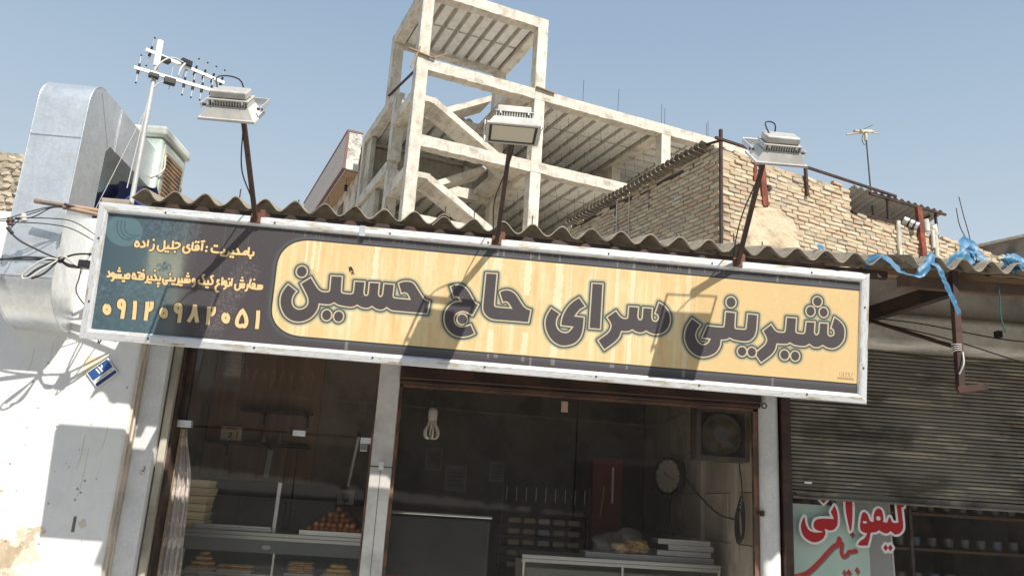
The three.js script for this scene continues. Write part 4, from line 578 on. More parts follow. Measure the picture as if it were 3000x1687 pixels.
  obj('wall_crack', [bx(-0.006, 4.9, -2.56, 0.03, 6.34, -2.49), bx(-0.008, 6.0, -1.63, 0.03, 6.4, -1.60)], mat([0.12, 0.09, 0.07], 1), t);
  // lean-to shelter of corrugated sheet on the terrace
  const sh = obj('shelter_roof', (() => { const pos = [], N = 60, P = (i, j) => { const s = 2.55 + i / N * 2.05; return [s + j * 0.05, 6.50 + 0.02 * (s - 3) + 0.022 * Math.cos(s * 2 * Math.PI / 0.15) + (j ? -0.26 : 0), 0.02 - j * 1.0]; }; for (let i = 0; i < N; i++) pos.push(...P(i, 0), ...P(i + 1, 0), ...P(i + 1, 1), ...P(i, 0), ...P(i + 1, 1), ...P(i, 1)); const g = new THREE.BufferGeometry(); g.setAttribute('position', new THREE.Float32BufferAttribute(pos, 3)); g.computeVertexNormals(); return g; })(), mat([0.5, 0.5, 0.48], 0.6, { metalness: 0.4, map: tGalv }), t);
  obj('beam', [bar(V(2.9, 6.46, 0.0), V(4.65, 6.50, 0.0), 0.035, 0.035), bar(V(2.6, 6.42, -0.2), V(3.1, 6.2, -0.9), 0.03, 0.03), bar(V(4.4, 6.46, -0.1), V(4.5, 6.3, -0.7), 0.03, 0.03)], M.brown, sh);
  obj('post', bar(V(3.31, 6.05, -0.02), V(3.31, 6.49, -0.02), 0.035, 0.035, V(0, 0, 1)), M.darkSteel, t);
  obj('post', bar(V(4.46, 6.05, -0.04), V(4.45, 6.5, -0.04), 0.035, 0.035, V(0, 0, 1)), M.darkSteel, t);
  obj('coping_rail', [bar(V(2.5, 6.085, 0.0), V(3.5, 6.10, 0.0), 0.04, 0.03)], M.brown, t);
  { const net = []; for (let i = 0; i < 26; i++) { net.push(rod(V(2.5 + i * 0.065, 6.1, 0.0), V(2.5 + i * 0.065 - 0.4 * (i > 6 ? 1 : 0), 6.5, 0.0), 0.0016, 3)); net.push(rod(V(2.5 + i * 0.065, 6.1, 0.003), V(Math.min(4.4, 2.5 + i * 0.065 + 0.4), 6.5, 0.003), 0.0016, 3)); } obj('wire_mesh', net, M.darkSteel, t).userData.kind = 'stuff'; }
}
{ // little aerial over the terrace
  const yaw = rad(23), e = V(Math.cos(yaw), 0, -Math.sin(yaw)), o = V(3.32, 0, -4.89), at = (s, y, d = 0) => o.clone().addScaledVector(e, s).add(V(-Math.sin(yaw) * d, y, -Math.cos(yaw) * d));
  const b = at(3.27, 6.1, 0.25), t = thing('small_aerial', 'small yellowed aerial on a thin dark mast above the brick terrace', 'aerial', b.toArray()), L = (s, y, d = 0.25) => at(s, y, d).sub(b);
  obj('mast', rod(L(3.27, 5.9), L(3.19, 7.62), 0.014, 8, 0.010), M.darkSteel, t);
  const cream = mat([0.62, 0.55, 0.40], 0.6, { map: tBlot });
  const hd = obj('head', [bar(L(2.93, 7.60), L(3.32, 7.70), 0.05, 0.035), bar(L(2.95, 7.59, 0.15), L(3.3, 7.66, 0.35), 0.03, 0.02), bar(L(2.93, 7.60, 0.4), L(3.32, 7.68, 0.2), 0.03, 0.02)], cream, t);
  obj('collar', rod(L(3.19, 7.50), L(3.19, 7.62), 0.024, 10), cream, t);
  for (let i = 0; i < 5; i++) { const p = L(3.28 + i * 0.045, 7.68 + i * 0.004); obj('rod', rod(p.clone().add(V(0, -0.035, 0.06)), p.clone().add(V(0, 0.035, -0.06)), 0.007, 6), cream, hd); }
  obj('boom', [bar(L(3.25, 7.685), L(3.5, 7.70), 0.014, 0.014)], cream, hd);
  obj('whip', rod(L(3.1, 7.66), L(3.36, 7.82), 0.005, 5), M.darkSteel, hd);
  obj('cable', tube([L(3.12, 7.58), L(3.10, 7.48), L(3.14, 7.42), L(3.19, 7.46)], 0.005, 20), M.rubber, t);
}
// ---------------------------------------------------------------- unfinished concrete frame
{
  const t = thing('concrete_frame', 'unfinished bare concrete building frame with a stair tower rising behind', 'building', [-1.83, 0, -19.85], rad(19.85));
  // a beam or column with slightly ragged cast edges; x = along the front, d = depth behind the front
  const cast = (x0, y0, d0, x1, y1, d1, rag = 0.012) => {
    const L = [x1 - x0, y1 - y0, d1 - d0], seg = L.map((l) => Math.max(1, Math.min(40, Math.round(l / 0.16)))), g = new THREE.BoxGeometry(L[0], L[1], L[2], ...seg), p = g.attributes.position;
    for (let i = 0; i < p.count; i++) { const q = [p.getX(i), p.getY(i), p.getZ(i)], h = (k) => (hash(Math.round((q[0] + x0 * 7) * 50), Math.round((q[1] + y0 * 5) * 50), Math.round((q[2] + d0 * 3) * 50) + k * 131) - 0.5) * 2 * rag; const low = q[1] < -L[1] / 2 + 0.01 ? 1.5 : 0.5; p.setXYZ(i, q[0] + h(1) * 0.7, q[1] + h(2) * low, q[2] + h(3) * 0.7); }
    g.translate((x0 + x1) / 2, (y0 + y1) / 2, -(d0 + d1) / 2); const f = g.toNonIndexed(); f.computeVertexNormals(); return f;
  };
  const part = (n, a, m = M.concrete) => obj(n, Array.isArray(a) ? a : [a], m, t);
  const C = (x, d, y0, y1, w = 0.4) => part('column', cast(x, y0, d, x + w, y1, d + 0.4, 0.006));
  const lvl = [4.85, 7.63, 10.41, 13.17, 15.95];
  // columns storey by storey
  const from = [0, ...lvl.slice(0, 4)];
  for (let i = 2; i < 5; i++) { const y0 = i === 2 ? 0 : lvl[i - 1], y1 = lvl[i] - 0.4; for (const [x, d] of [[-0.4, 0], [4.0, 0], [9.38, 0], [-0.4, 2.45], [-0.4, 7.05], [4.0, 3.7], [4.0, 7.05], [9.38, 7.05], [9.4, 3.7]]) C(x, d, y0, y1); C(13.6, 0, y0, y1); C(13.6, 7.05, y0, y1); }
  C(-0.4, 0, 15.95, 18.43); C(3.98, 0, 15.95, 18.43); C(-0.4, 3.68, 15.95, 18.43); C(3.9, 3.68, 15.95, 18.43);
  // beams of each floor
  for (let i = 2; i < 5; i++) {
    const y = lvl[i], b = (x0, d0, x1, d1, dy = 0) => part('beam', cast(x0, y - 0.4 + dy, d0, x1, y + dy, d1, 0.012));
    b(-0.4, 0.002, 4.002, 0.398); b(4.002, 0.0, 14.0, 0.4); b(-0.4, 2.8, -0.002, 7.45);
    b(4.0, 0.401, 4.4, 7.05); b(9.2, 0.401, 9.78, 7.05); b(13.6, 0.401, 14.0, 7.05); b(-0.4, 7.06, 14.0, 7.45); b(0, 3.7, 4.0, 4.05);
    // half landing of the stair
    const h = y - 1.12; part('landing_beam', cast(-0.4, h - 0.38, 0.4, -0.02, h, 2.45, 0.02)); part('landing', cast(-0.02, h - 0.2, 0.45, 0.55, h, 2.9, 0.015));
    const flight = (x0, y0, x1, y1, d0, d1) => { const sh = new THREE.Shape(), n = 9, top = []; for (let k = 0; k <= n; k++) { const u = k / n; top.push([x0 + (x1 - x0) * u, y0 + (y1 - y0) * u]); } sh.moveTo(x0, y0); for (let k = 1; k <= n; k++) sh.lineTo(top[k][0], top[k][1] + rr(-0.012, 0.012)); sh.lineTo(x1 + 0.02, y1 - 0.24); sh.lineTo(x0 - 0.02, y0 - 0.24); sh.closePath(); const g = new THREE.ExtrudeGeometry(sh, { depth: d1 - d0, bevelEnabled: false }); return part('stair_flight', g.translate(0, 0, -d1)); };
    flight(0.5, h, 3.35, y - 2.78, 0.45, 1.5); flight(3.0, y + 0.22, 0.5, h - 0.05, 1.65, 2.75);
    part('landing', cast(3.3, y - 0.2, 0.42, 4.0, y, 3.68, 0.015));
  }
  // tower roof
  const ty = 18.83; { const b = (x0, d0, x1, d1) => part('beam', cast(x0, ty - 0.4, d0, x1, ty, d1, 0.012)); b(-0.4, 0.0, 4.38, 0.4); b(-0.4, 3.68, 4.38, 4.08); b(-0.4, 0.401, 0.0, 3.68); b(4.0, 0.401, 4.38, 3.68); }
  const slab = (x0, d0, x1, d1, y) => part('slab_topping', bx(x0, y - 0.06, -d1, x1, y, -d0), M.formed);
  slab(0.002, 0.402, 3.998, 3.678, ty); for (let i = 2; i < 5; i++) { slab(4.402, 0.402, 9.198, 7.04, lvl[i]); slab(9.782, 0.402, 13.598, 7.04, lvl[i]); slab(0.0, 4.06, 3.998, 7.04, lvl[i]); }
  // joists and white filler blocks seen from below
  const field = (x0, d0, x1, d1, y, pitch, ribs, along) => {
    const a0 = along ? d0 : x0, a1 = along ? d1 : x1, b0 = along ? x0 : d0, b1 = along ? x1 : d1, n = Math.round((a1 - a0) / pitch), w = 0.18, p = (a1 - a0) / n, cuts = [b0, ...ribs, b1];
    const BX = (a, b, y0, y1, c, d) => (along ? bx(c, y0, -b, d, y1, -a) : bx(a, y0, -d, b, y1, -c));
    for (let i = 1; i < n; i++) part('joist', BX(a0 + i * p - w / 2, a0 + i * p + w / 2, y - 0.13, y - 0.062, b0 + 0.003, b1 - 0.003), M.formed);
    for (const r of ribs) part('cross_rib', BX(a0 + 0.004, a1 - 0.004, y - 0.125, y - 0.064, r - 0.05, r + 0.05), M.formed);
    for (let i = 0; i < n; i++) for (let k = 0; k + 1 < cuts.length; k++) {
      const c0 = cuts[k] + (k ? 0.052 : 0.004), c1 = cuts[k + 1] - (k + 2 < cuts.length ? 0.052 : 0.004), m = Math.max(1, Math.round((c1 - c0) / 1.15));
      for (let q = 0; q < m; q++) part('filler_block', BX(a0 + i * p + w / 2 + 0.004, a0 + (i + 1) * p - w / 2 - 0.004, y - 0.275 - rr(0, 0.012), y - 0.066, c0 + (c1 - c0) * q / m + 0.004, c0 + (c1 - c0) * (q + 1) / m - 0.004), M.foam);
    }
  };
  field(0.0, 0.402, 4.0, 3.678, ty, 0.475, [1.95], false);
  for (const i of [3, 4]) { field(4.402, 0.402, 9.198, 7.04, lvl[i], 0.61, [2.0, 3.4, 4.8, 6.0], false); field(9.782, 0.402, 13.598, 7.04, lvl[i], 0.61, [11.0, 12.3], true); field(0.0, 4.06, 3.998, 7.04, lvl[i], 0.61, [5.5], false); }
  // tie wires under the slabs and bars left standing on the roof
  const ties = []; for (const i of [3, 4]) for (let x = 4.7; x < 13.4; x += 0.61) for (let d = 0.9; d < 6.6; d += 0.75) { const q = rr(-0.15, 0.15); ties.push(rod(V(x + q, lvl[i] - 0.55 - rnd() * 0.12, -d), V(x + q + rr(-0.05, 0.05), lvl[i] - 0.22, -d), 0.006, 4)); }
  part('tie_wires', ties, M.darkSteel).userData.kind = 'stuff';
  for (const [x, d, h, l] of [[7.53, 0.2, 1.05, 0.03], [6.04, 0.2, 1.0, 0], [9.42, 0.1, 0.85, 0], [9.67, 0.25, 0.82, 0], [11.55, 0.1, 0.6, -0.03], [11.72, 0.25, 0.8, 0], [4.6, 5, 0.9, 0]]) part('starter_bar', rod(V(x, 15.9, -d), V(x + l, 15.95 + h, -d), 0.009, 5), M.darkSteel);
  part('starter_bar', rod(V(-0.1, 15.9, -4.3), V(-0.12, 17.3, -4.3), 0.014, 5), M.darkSteel);
  for (const [x, y, d, x2, y2, d2, w] of [[-0.75, 16.10, -0.06, 0.2, 15.98, -0.05, 0.09], [0.1, 15.98, -0.1, 0.7, 16.5, 0.3, 0.08], [4.0, 15.99, -0.07, 4.75, 15.93, -0.04, 0.1]]) part('shutter_plank', bar(V(x, y, -d), V(x2, y2, -d2), w, 0.035), M.wood);
  part('prop', bar(V(-0.62, 15.4, 0.1), V(-0.35, 16.3, 0.05), 0.05, 0.05), M.wood); part('prop', bar(V(-0.5, 15.9, -3.2), V(-0.1, 15.98, -0.5), 0.08, 0.05), M.brown);
  for (let i = 0; i < 14; i++) { const x = 1.2 + rnd() * 2.4, h = rr(0.06, 0.16); part('rubble_brick', new THREE.BoxGeometry(rr(0.15, 0.3), h, 0.12).rotateY(rnd()).translate(x, 15.95 + h / 2, -3.85), mat([0.42, 0.30, 0.22], 1)); }
  // party wall at the back and its dark infill
  obj('infill_wall', [bx(0.1, 0, -7.38, 13.9, 15.5, -7.2)], M.formed, t);
  obj('infill_wall', [bx(-0.3, 13.2, -7.0, -0.12, 15.5, -6.2), bx(-0.3, 0, -7.0, -0.12, 12.7, -4.6)], M.formed, t);
}
{ // finished neighbour with a boxed parapet
  const t = thing('parapet_house', 'finished house with pinkish boxed parapet and timber soffit beside the concrete frame', 'house', [-1.83, 0, -19.85], rad(19.85));
  const pink = mat([0.72, 0.64, 0.58], 0.9, { map: tGrain }), trim = mat([0.20, 0.10, 0.09], 0.7), soff = mat([0.48, 0.33, 0.20], 0.8, { map: tGrain }), cream = mat([0.66, 0.58, 0.48], 0.9, { map: tBlot });
  obj('wall', bx(-0.42, 0, -17.6, 0.9, 15.6, -7.55), cream, t);
  for (let i = 0; i < 5; i++) obj('parapet_panel', bx(-1.05, 14.52, -7.5 - (i + 1) * 2.0, -0.98, 16.1, -7.5 - i * 2.0 - 0.012), pink, t);
  obj('parapet_edge', [bx(-1.08, 16.1, -17.6, -0.42, 16.18, -7.46), bx(-1.08, 14.44, -17.6, -0.96, 14.52, -7.46), bx(-1.075, 14.5, -7.52, -0.99, 16.12, -7.47)], trim, t);
  obj('broken_end', [bx(-0.98, 14.45, -7.62, -0.44, 16.12, -7.48)], mat([0.80, 0.76, 0.68], 1, { map: tBlot, bumpMap: tRough, bumpScale: 0.08 }), t);
  for (let i = 0; i < 14; i++) obj('soffit_board', bx(-0.955, 14.40, -7.6 - (i + 1) * 0.7, -0.425, 14.43, -7.6 - i * 0.7 - 0.012), soff, t);
  for (const d of [8.4, 12.4, 15.4]) { const l = obj('lantern', [new THREE.CylinderGeometry(0.05, 0.08, 0.22, 8).translate(-0.7, 13.95, -d), new THREE.ConeGeometry(0.1, 0.1, 8).translate(-0.7, 14.10, -d), rod(V(-0.7, 14.1, -d), V(-0.7, 14.41, -d), 0.012, 5)], M.darkSteel, t); }
  for (const d of [10.0, 13.4]) { const w = obj('window', bx(-0.46, 12.3, -d - 0.9, -0.424, 13.9, -d), trim, t); obj('pane', bx(-0.466, 12.38, -d - 0.82, -0.461, 13.82, -d - 0.08), phys([0.12, 0.14, 0.16], 0.08, {}), w); }
}
{ const t = thing('stone_wall', 'rough tan stone faced wall rising beyond the left end of the shop', 'wall', [-5.6, 0, -4.0]);
  const st = mat([0.52, 0.44, 0.33], 1, { map: tBlot, bumpMap: tRough, bumpScale: 0.06 }); obj('core', bx(-4, 0, -1.2, 0.6, 5.2, -0.1), st, t);
  const shapes = [0, 1, 2, 3].map(() => { const g = mergeVertices(new THREE.DodecahedronGeometry(0.07, 0)), p = g.attributes.position; for (let i = 0; i < p.count; i++) p.setXYZ(i, p.getX(i) * rr(0.9, 1.4), p.getY(i) * rr(0.6, 0.8), p.getZ(i) * 0.5); const f = g.toNonIndexed(); f.computeVertexNormals(); return boxUV(f); });
  const ms = [[0.54, 0.46, 0.35], [0.48, 0.40, 0.30], [0.58, 0.50, 0.38]].map((c) => mat(c, 1, { map: tGrain, bumpMap: tRough, bumpScale: 0.02 }));
  for (let r = 0; r < 13; r++) for (let i = 0; i < 9; i++) { const m = new THREE.Mesh(shapes[(r * 5 + i * 3) % 4], ms[Math.floor(rnd() * 3)]); m.name = 'stone'; m.position.set(-0.6 + i * 0.13 + (r % 2) * 0.06 + rr(-0.03, 0.03), 4.1 + r * 0.085, -0.1 + rr(-0.03, 0.01)); m.rotation.set(rr(-0.2, 0.2), rr(-0.3, 0.3), rr(-0.3, 0.3)); m.castShadow = m.receiveShadow = true; t.add(m); } }
{ const t = thing('grey_house', 'plain grey rendered house end beyond the brick wall', 'house', [15.49, 0, -17.57], rad(-61)); obj('wall', bx(-2.9, 0, -6, 9, 10.0, 0), mat([0.30, 0.25, 0.20], 1, { map: tBlot }), t); obj('coping', bx(-3.0, 10.0, -6.1, 9.1, 10.08, 0.08), M.formed, t); obj('patch', bx(1.0, 8.0, 0.002, 2.2, 9.6, 0.012), mat([0.36, 0.31, 0.26], 1, { map: tGrain }), t); obj('chimney', bx(2.3, 10.08, -0.6, 2.7, 11.0, -0.1), M.formed, t); }
// ---------------------------------------------------------------- torn blue plastic on the canopy
function rag(label, pts, w, seed) {
  const cur = new THREE.CatmullRomCurve3(pts.map((p) => V(...p))), n = 46, m = 8, pos = [], P = [];
  for (let i = 0; i <= n; i++) { const c = cur.getPointAt(i / n), d = cur.getTangentAt(i / n), side = V(0.25, 0.35, 1).cross(d).normalize(), out = d.clone().cross(side).normalize(); const ww = (typeof w === 'function' ? w(i / n) : w) * (0.8 + 0.35 * vnoise(i * 0.5 + seed, seed, 4096, 9)); P.push([]); for (let j = 0; j <= m; j++) { const u = j / m - 0.5, f = 0.10 * ww * Math.sin(u * 7 + i * 0.23 + seed) + 0.22 * ww * (vnoise(i * 0.55 + seed * 5, j * 0.9 + seed * 9, 4096, 4) - 0.5) + 0.10 * ww * (vnoise(i * 1.9, j * 2.3 + seed, 4096, 6) - 0.5); const q = c.clone().addScaledVector(side, u * ww).addScaledVector(out, f * 0.6); P[i].push([q.x, q.y, q.z]); } }
  for (let i = 0; i < n; i++) for (let j = 0; j < m; j++) pos.push(...P[i][j], ...P[i + 1][j], ...P[i + 1][j + 1], ...P[i][j], ...P[i + 1][j + 1], ...P[i][j + 1]);
  const g = new THREE.BufferGeometry(); g.setAttribute('position', new THREE.Float32BufferAttribute(pos, 3)); const s = mergeVertices(g, 1e-4); s.computeVertexNormals();
  tag(obj('plastic_rag', s, M.blue), label, 'plastic', 'blue plastic on the canopy');
}
{ const Y = (x, dz = 0) => roofY(x) + AMP * wave(x, x > 2.70) + 0.02 + dz;
  rag('blue plastic strip draped along the canopy edge', [[2.53, Y(2.53), 0.34], [2.62, Y(2.62) - 0.01, 0.40], [2.68, 3.12, 0.52], [2.72, 3.085, 0.62], [2.76, 3.12, 0.615], [2.80, Y(2.80), 0.60], [2.86, Y(2.86, 0.02), 0.56], [2.93, Y(2.93, 0.01), 0.45]], 0.058, 1);
  rag('blue plastic tail hanging down below the canopy edge', [[2.82, 3.20, 0.55], [2.85, 3.15, 0.61], [2.88, 3.08, 0.615], [2.92, 2.99, 0.61], [2.955, 2.90, 0.605], [2.975, 2.865, 0.60]], 0.048, 2);
  rag('blue plastic bunched into a peak on the canopy', [[2.98, Y(2.98, 0.01), 0.50], [3.05, Y(3.05, 0.02), 0.50], [3.13, 3.27, 0.48], [3.17, 3.37, 0.45], [3.22, 3.29, 0.46], [3.28, 3.23, 0.48], [3.33, Y(3.33, 0.02), 0.50]], (u) => 0.02 + 0.105 * Math.sin(u * Math.PI), 3);
  rag('blue plastic scrap lying in a canopy trough by the far end', [[3.36, Y(3.36, 0.02), 0.52], [3.42, Y(3.42, 0.03), 0.54], [3.48, Y(3.48, 0.025), 0.55], [3.52, Y(3.52, 0.02), 0.54]], 0.12, 4);
  rag('blue plastic scrap showing behind the canopy crest', [[2.25, Y(2.25, 0.04), 0.30], [2.27, Y(2.27, 0.055), 0.29], [2.31, Y(2.31, 0.03), 0.29]], 0.035, 5); }
{ const t = thing('bare_wire', 'two thin bare wires standing up from the bunched plastic', 'wire', [3.20, 3.28, 0.42]); obj('strand', tube([[0, 0, 0], [-0.02, 0.12, 0.0], [-0.06, 0.22, 0.0], [-0.075, 0.34, 0]], 0.003, 16, 5), M.darkSteel, t); obj('strand', tube([[0, 0, 0], [0.0, 0.14, 0.0], [-0.03, 0.3, 0.0], [-0.05, 0.42, 0]], 0.003, 16, 5), M.darkSteel, t); }

// ---------------------------------------------------------------- neighbour's roller shutter and window
{
  const t = thing('roller_shutter', 'half lowered grimy ribbed metal roller shutter right of the white column', 'shutter', [2.45, 0, -0.84]);
  const tS = tex(512, [1.9, 1.2], (u, v) => { const a = fbm(u, v, 5, 6, 91), b = smooth(0.50, 0.80, fbm(u, v, 8, 5, 93)), c = smooth(0.60, 0.68, fbm(u, v * 3, 10, 4, 95)); const k = 0.66 + 0.22 * a - 0.24 * b; return [k + 0.2 * c, k * 0.985 + 0.18 * c, k * 0.95 + 0.14 * c]; });
  const steel = mat([0.36, 0.335, 0.30], 0.55, { metalness: 0.3, map: tS });
  obj('guide_rail', [rb(-0.012, 0, -0.08, 0.052, 2.95, 0.02, 0.005), bx(0.052, 0, -0.06, 0.06, 2.95, 0.005)], M.maroon, t);
  obj('guide_rail', rb(3.2, 0, -0.08, 3.26, 2.95, 0.02, 0.005), M.maroon, t);
  const pr = new THREE.Shape(); pr.moveTo(0, 0); pr.bezierCurveTo(0.012, 0.002, 0.014, 0.012, 0.013, 0.016); pr.bezierCurveTo(0.012, 0.024, 0.004, 0.026, 0, 0.0285); pr.lineTo(-0.003, 0.0285); pr.bezierCurveTo(0.001, 0.026, 0.008, 0.022, 0.0095, 0.016); pr.bezierCurveTo(0.0105, 0.01, 0.007, 0.005, -0.003, 0.001); pr.closePath();
  for (let i = 0; i < 40; i++) { const h = new THREE.ExtrudeGeometry(pr, { depth: 3.13, steps: 14, bevelEnabled: false, curveSegments: 3 }), q = h.attributes.position; for (let k = 0; k < q.count; k++) { const l = q.getZ(k); q.setX(k, q.getX(k) + 0.012 * (fbm(l / 7 + 0.1, i / 60, 12, 3, 501) - 0.5)); q.setY(k, q.getY(k) + 0.003 * (fbm(l / 5, i / 50 + 0.3, 10, 3, 507) - 0.5)); } h.applyMatrix4(new THREE.Matrix4().makeBasis(V(0, 0, 1), V(0, 1, 0), V(1, 0, 0))); h.rotateZ(rr(-0.0006, 0.0006)); h.translate(0.062, 1.825 + i * 0.0287 + rr(-0.0012, 0.0012), -0.03 + rr(-0.002, 0.002)); const f = h.toNonIndexed(); f.computeVertexNormals(); obj('slat', f, steel, t); }
  const bot = obj('bottom_rail', [rb(0.062, 1.765, -0.05, 3.19, 1.822, -0.004, 0.006), rb(0.062, 1.77, -0.006, 3.19, 1.782, 0.018, 0.003)], mat([0.30, 0.28, 0.25], 0.55, { metalness: 0.3, map: tS }), t);
  obj('rivet', new THREE.CylinderGeometry(0.01, 0.01, 0.01, 10).rotateX(Math.PI / 2).translate(0.085, 1.80, 0.0), M.darkSteel, bot);
  tag(obj('paper_scrap', rb(2.60, 1.873, -0.826, 2.655, 1.888, -0.8245, 0.0005, 1), M.foam), 'small white paper scrap stuck on the roller shutter', 'paper');
}
{
  const t = thing('shop_window', 'neighbouring shop window with red lettering under the roller shutter', 'window', [2.51, 0, -0.92]);
  obj('frame', [bx(-0.006, 0.1, -0.03, 0.02, 1.76, 0.02), bx(0.93, 0.1, -0.03, 0.955, 1.76, -0.005)], M.darkSteel, t);
  const gp = new THREE.PlaneGeometry(0.90, 1.8).translate(0.475, 1.0, -0.01); obj('glass_pane', gp, M.glass, t); const gq = new THREE.PlaneGeometry(2.2, 1.8).translate(2.06, 1.0, -0.01); obj('glass_pane', gq, M.glass, t);
  // red vinyl word with a white outline
  const S = 0.9, mk = (fn) => { const c = canvas(1024, 640), g = c.getContext('2d'); g.scale(S, S); fn(g); return c; };
  const draw = (g, white, red, hole) => { g.lineJoin = 'round'; const each = (f) => DOOR_WORD.forEach((s) => { g.beginPath(); splinePath(g, s, true); f(); }); g.strokeStyle = g.fillStyle = white; g.lineWidth = 34; each(() => { g.stroke(); g.fill(); }); g.fillStyle = red; each(() => g.fill()); g.fillStyle = hole; DOOR_WORD_HOLES.forEach(([x, y, a, b]) => { g.beginPath(); g.ellipse(x, y, a, b, 0, 0, 7); g.fill(); }); };
  const col = mk((g) => { g.fillStyle = 'rgb(215,215,212)'; g.fillRect(0, 0, 1200, 800); draw(g, 'rgb(215,215,212)', 'rgb(168,22,26)', 'rgb(215,215,212)'); }), al = mk((g) => { g.fillStyle = '#000'; g.fillRect(0, 0, 1200, 800); draw(g, '#fff', '#fff', '#fff'); });
  const at = new THREE.CanvasTexture(al); at.magFilter = THREE.LinearFilter; const w = 1024 / S / 1000, h = 640 / S / 1000;
  obj('vinyl_word', new THREE.PlaneGeometry(w, h).translate(2.4 - 2.51 + w / 2, 1.9 - h / 2, 0.001), mat(0xffffff, 0.45, { map: canvasTex(col), alphaMap: at, transparent: true, alphaTest: 0.5 }), t, true);
}
{ // paper poster behind the glass
  const c = canvas(640, 820), g = c.getContext('2d'); g.fillStyle = 'rgb(186,212,204)'; g.fillRect(0, 0, 640, 820); for (let i = 0; i < 400; i++) { g.fillStyle = `rgba(${160 + rnd() * 40},${200 + rnd() * 20},${195 + rnd() * 15},0.10)`; g.beginPath(); g.arc(rnd() * 640, rnd() * 820, 10 + rnd() * 60, 0, 7); g.fill(); }
  g.translate(-125, -160); g.lineCap = 'round'; g.lineJoin = 'round';
  for (const [dx, dy, k, cl] of [[7, 9, 1.1, 'rgba(60,40,40,0.55)'], [0, 0, 1, 'rgb(190,44,48)']]) { g.save(); g.translate(dx, dy); g.strokeStyle = g.fillStyle = cl; POSTER_WORD.forEach((s, i) => { g.lineWidth = (i ? 26 : 32) * k; g.beginPath(); splinePath(g, s, false); g.stroke(); }); for (let i = 0; i < POSTER_DOTS.length; i += 2) { const x = POSTER_DOTS[i], y = POSTER_DOTS[i + 1]; g.beginPath(); g.moveTo(x, y - 26 * k); g.lineTo(x + 19 * k, y); g.lineTo(x, y + 26 * k); g.lineTo(x - 19 * k, y); g.closePath(); g.fill(); } g.restore(); }
  const t = thing('paper_poster', 'pale mint poster with flowing red script behind the window', 'poster', [2.525, 0.90, -0.975]); obj('sheet', bx(0, 0, -0.004, 0.62, 0.83, -0.001), M.foam, t);
  obj('print', new THREE.PlaneGeometry(0.62, 0.83).translate(0.31, 0.415, 0.0005), mat(0xffffff, 0.7, { map: canvasTex(c) }), t, true);
}
{ // goods inside the neighbour shop
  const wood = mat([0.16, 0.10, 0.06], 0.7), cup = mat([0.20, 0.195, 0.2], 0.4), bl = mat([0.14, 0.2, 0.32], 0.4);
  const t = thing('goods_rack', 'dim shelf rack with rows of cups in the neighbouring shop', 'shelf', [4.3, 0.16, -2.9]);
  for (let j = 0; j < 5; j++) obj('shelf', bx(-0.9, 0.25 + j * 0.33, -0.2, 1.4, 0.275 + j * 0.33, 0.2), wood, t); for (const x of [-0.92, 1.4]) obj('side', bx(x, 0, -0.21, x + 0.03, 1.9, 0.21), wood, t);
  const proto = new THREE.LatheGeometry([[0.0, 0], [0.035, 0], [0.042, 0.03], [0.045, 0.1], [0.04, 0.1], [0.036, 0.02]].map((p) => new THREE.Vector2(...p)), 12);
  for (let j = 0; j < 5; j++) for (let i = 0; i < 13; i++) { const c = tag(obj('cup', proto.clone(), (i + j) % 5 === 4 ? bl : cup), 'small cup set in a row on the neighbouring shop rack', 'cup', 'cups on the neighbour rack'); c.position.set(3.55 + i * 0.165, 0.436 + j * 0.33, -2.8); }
  const p = thing('leaning_board', 'tall pale board leaning inside the neighbouring shop', 'board', [3.33, 0.16, -1.5]); obj('board', bx(-0.14, 0, -0.02, 0.3, 1.75, 0), mat([0.42, 0.45, 0.48], 0.5), p); obj('edge', bx(0.3, 0, -0.025, 0.315, 1.75, 0.004), M.alu, p); p.rotation.x = -0.05;
}
// ---------------------------------------------------------------- inside the pastry shop
{ const t = thing('wood_panel_wall', 'brown wood grain wall panelling behind the left counter', 'panelling', [-2.44, 0.16, -3.2]);
  const tw = tex(256, [0.9, 2.4], (u, v) => { const a = fbm(u, v * 0.08, 24, 4, 101), b = fbm(u, v * 0.05, 8, 3, 103); const k = 0.6 + 0.25 * a + 0.2 * b; return [k, k * 0.94, k * 0.88]; });
  for (let i = 0; i < 4; i++) obj('board', rb(i * 0.27 - 0.0, 1.5, -0.03, i * 0.27 + 0.267, 2.82, 0, 0.003, 1), mat([0.44, 0.31, 0.22], 0.55, { map: tw }), t);
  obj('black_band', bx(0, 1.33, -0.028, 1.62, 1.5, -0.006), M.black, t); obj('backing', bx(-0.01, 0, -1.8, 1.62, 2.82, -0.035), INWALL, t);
}
{ const t = thing('grey_cabinet', 'row of low grey cupboards behind the left counter', 'cupboard', [-2.43, 0.16, -3.0]); const g = mat([0.30, 0.30, 0.28], 0.5, { map: tGrain });
  obj('carcass', bx(0, 0, -0.18, 1.34, 1.35, -0.003), g, t); for (let i = 0; i < 3; i++) { const d = obj('door', rb(i * 0.446 + 0.004, 0.02, 0, i * 0.446 + 0.442, 1.33, 0.02, 0.003, 1), g, t); obj('knob', new THREE.SphereGeometry(0.012, 8, 6).translate(i * 0.446 + 0.08, 1.28, 0.028), M.chrome, d); } }
for (const [y, x0, lab] of [[2.02, -2.42, 'dark wall shelf carrying a calendar'], [2.345, -2.10, 'upper empty dark wall shelf']]) { const t = thing('wall_shelf', lab, 'shelf', [x0, y, -3.19]); obj('board', bx(0, -0.025, 0, -1.42 - x0 + 0.0, 0, 0.16), M.darkSteel, t); for (const x of [0.2, 0.62]) obj('bracket', [bx(x, -0.14, 0, x + 0.02, -0.026, 0.02), bx(x, -0.05, 0, x + 0.02, -0.027, 0.12)], M.darkSteel, t); }
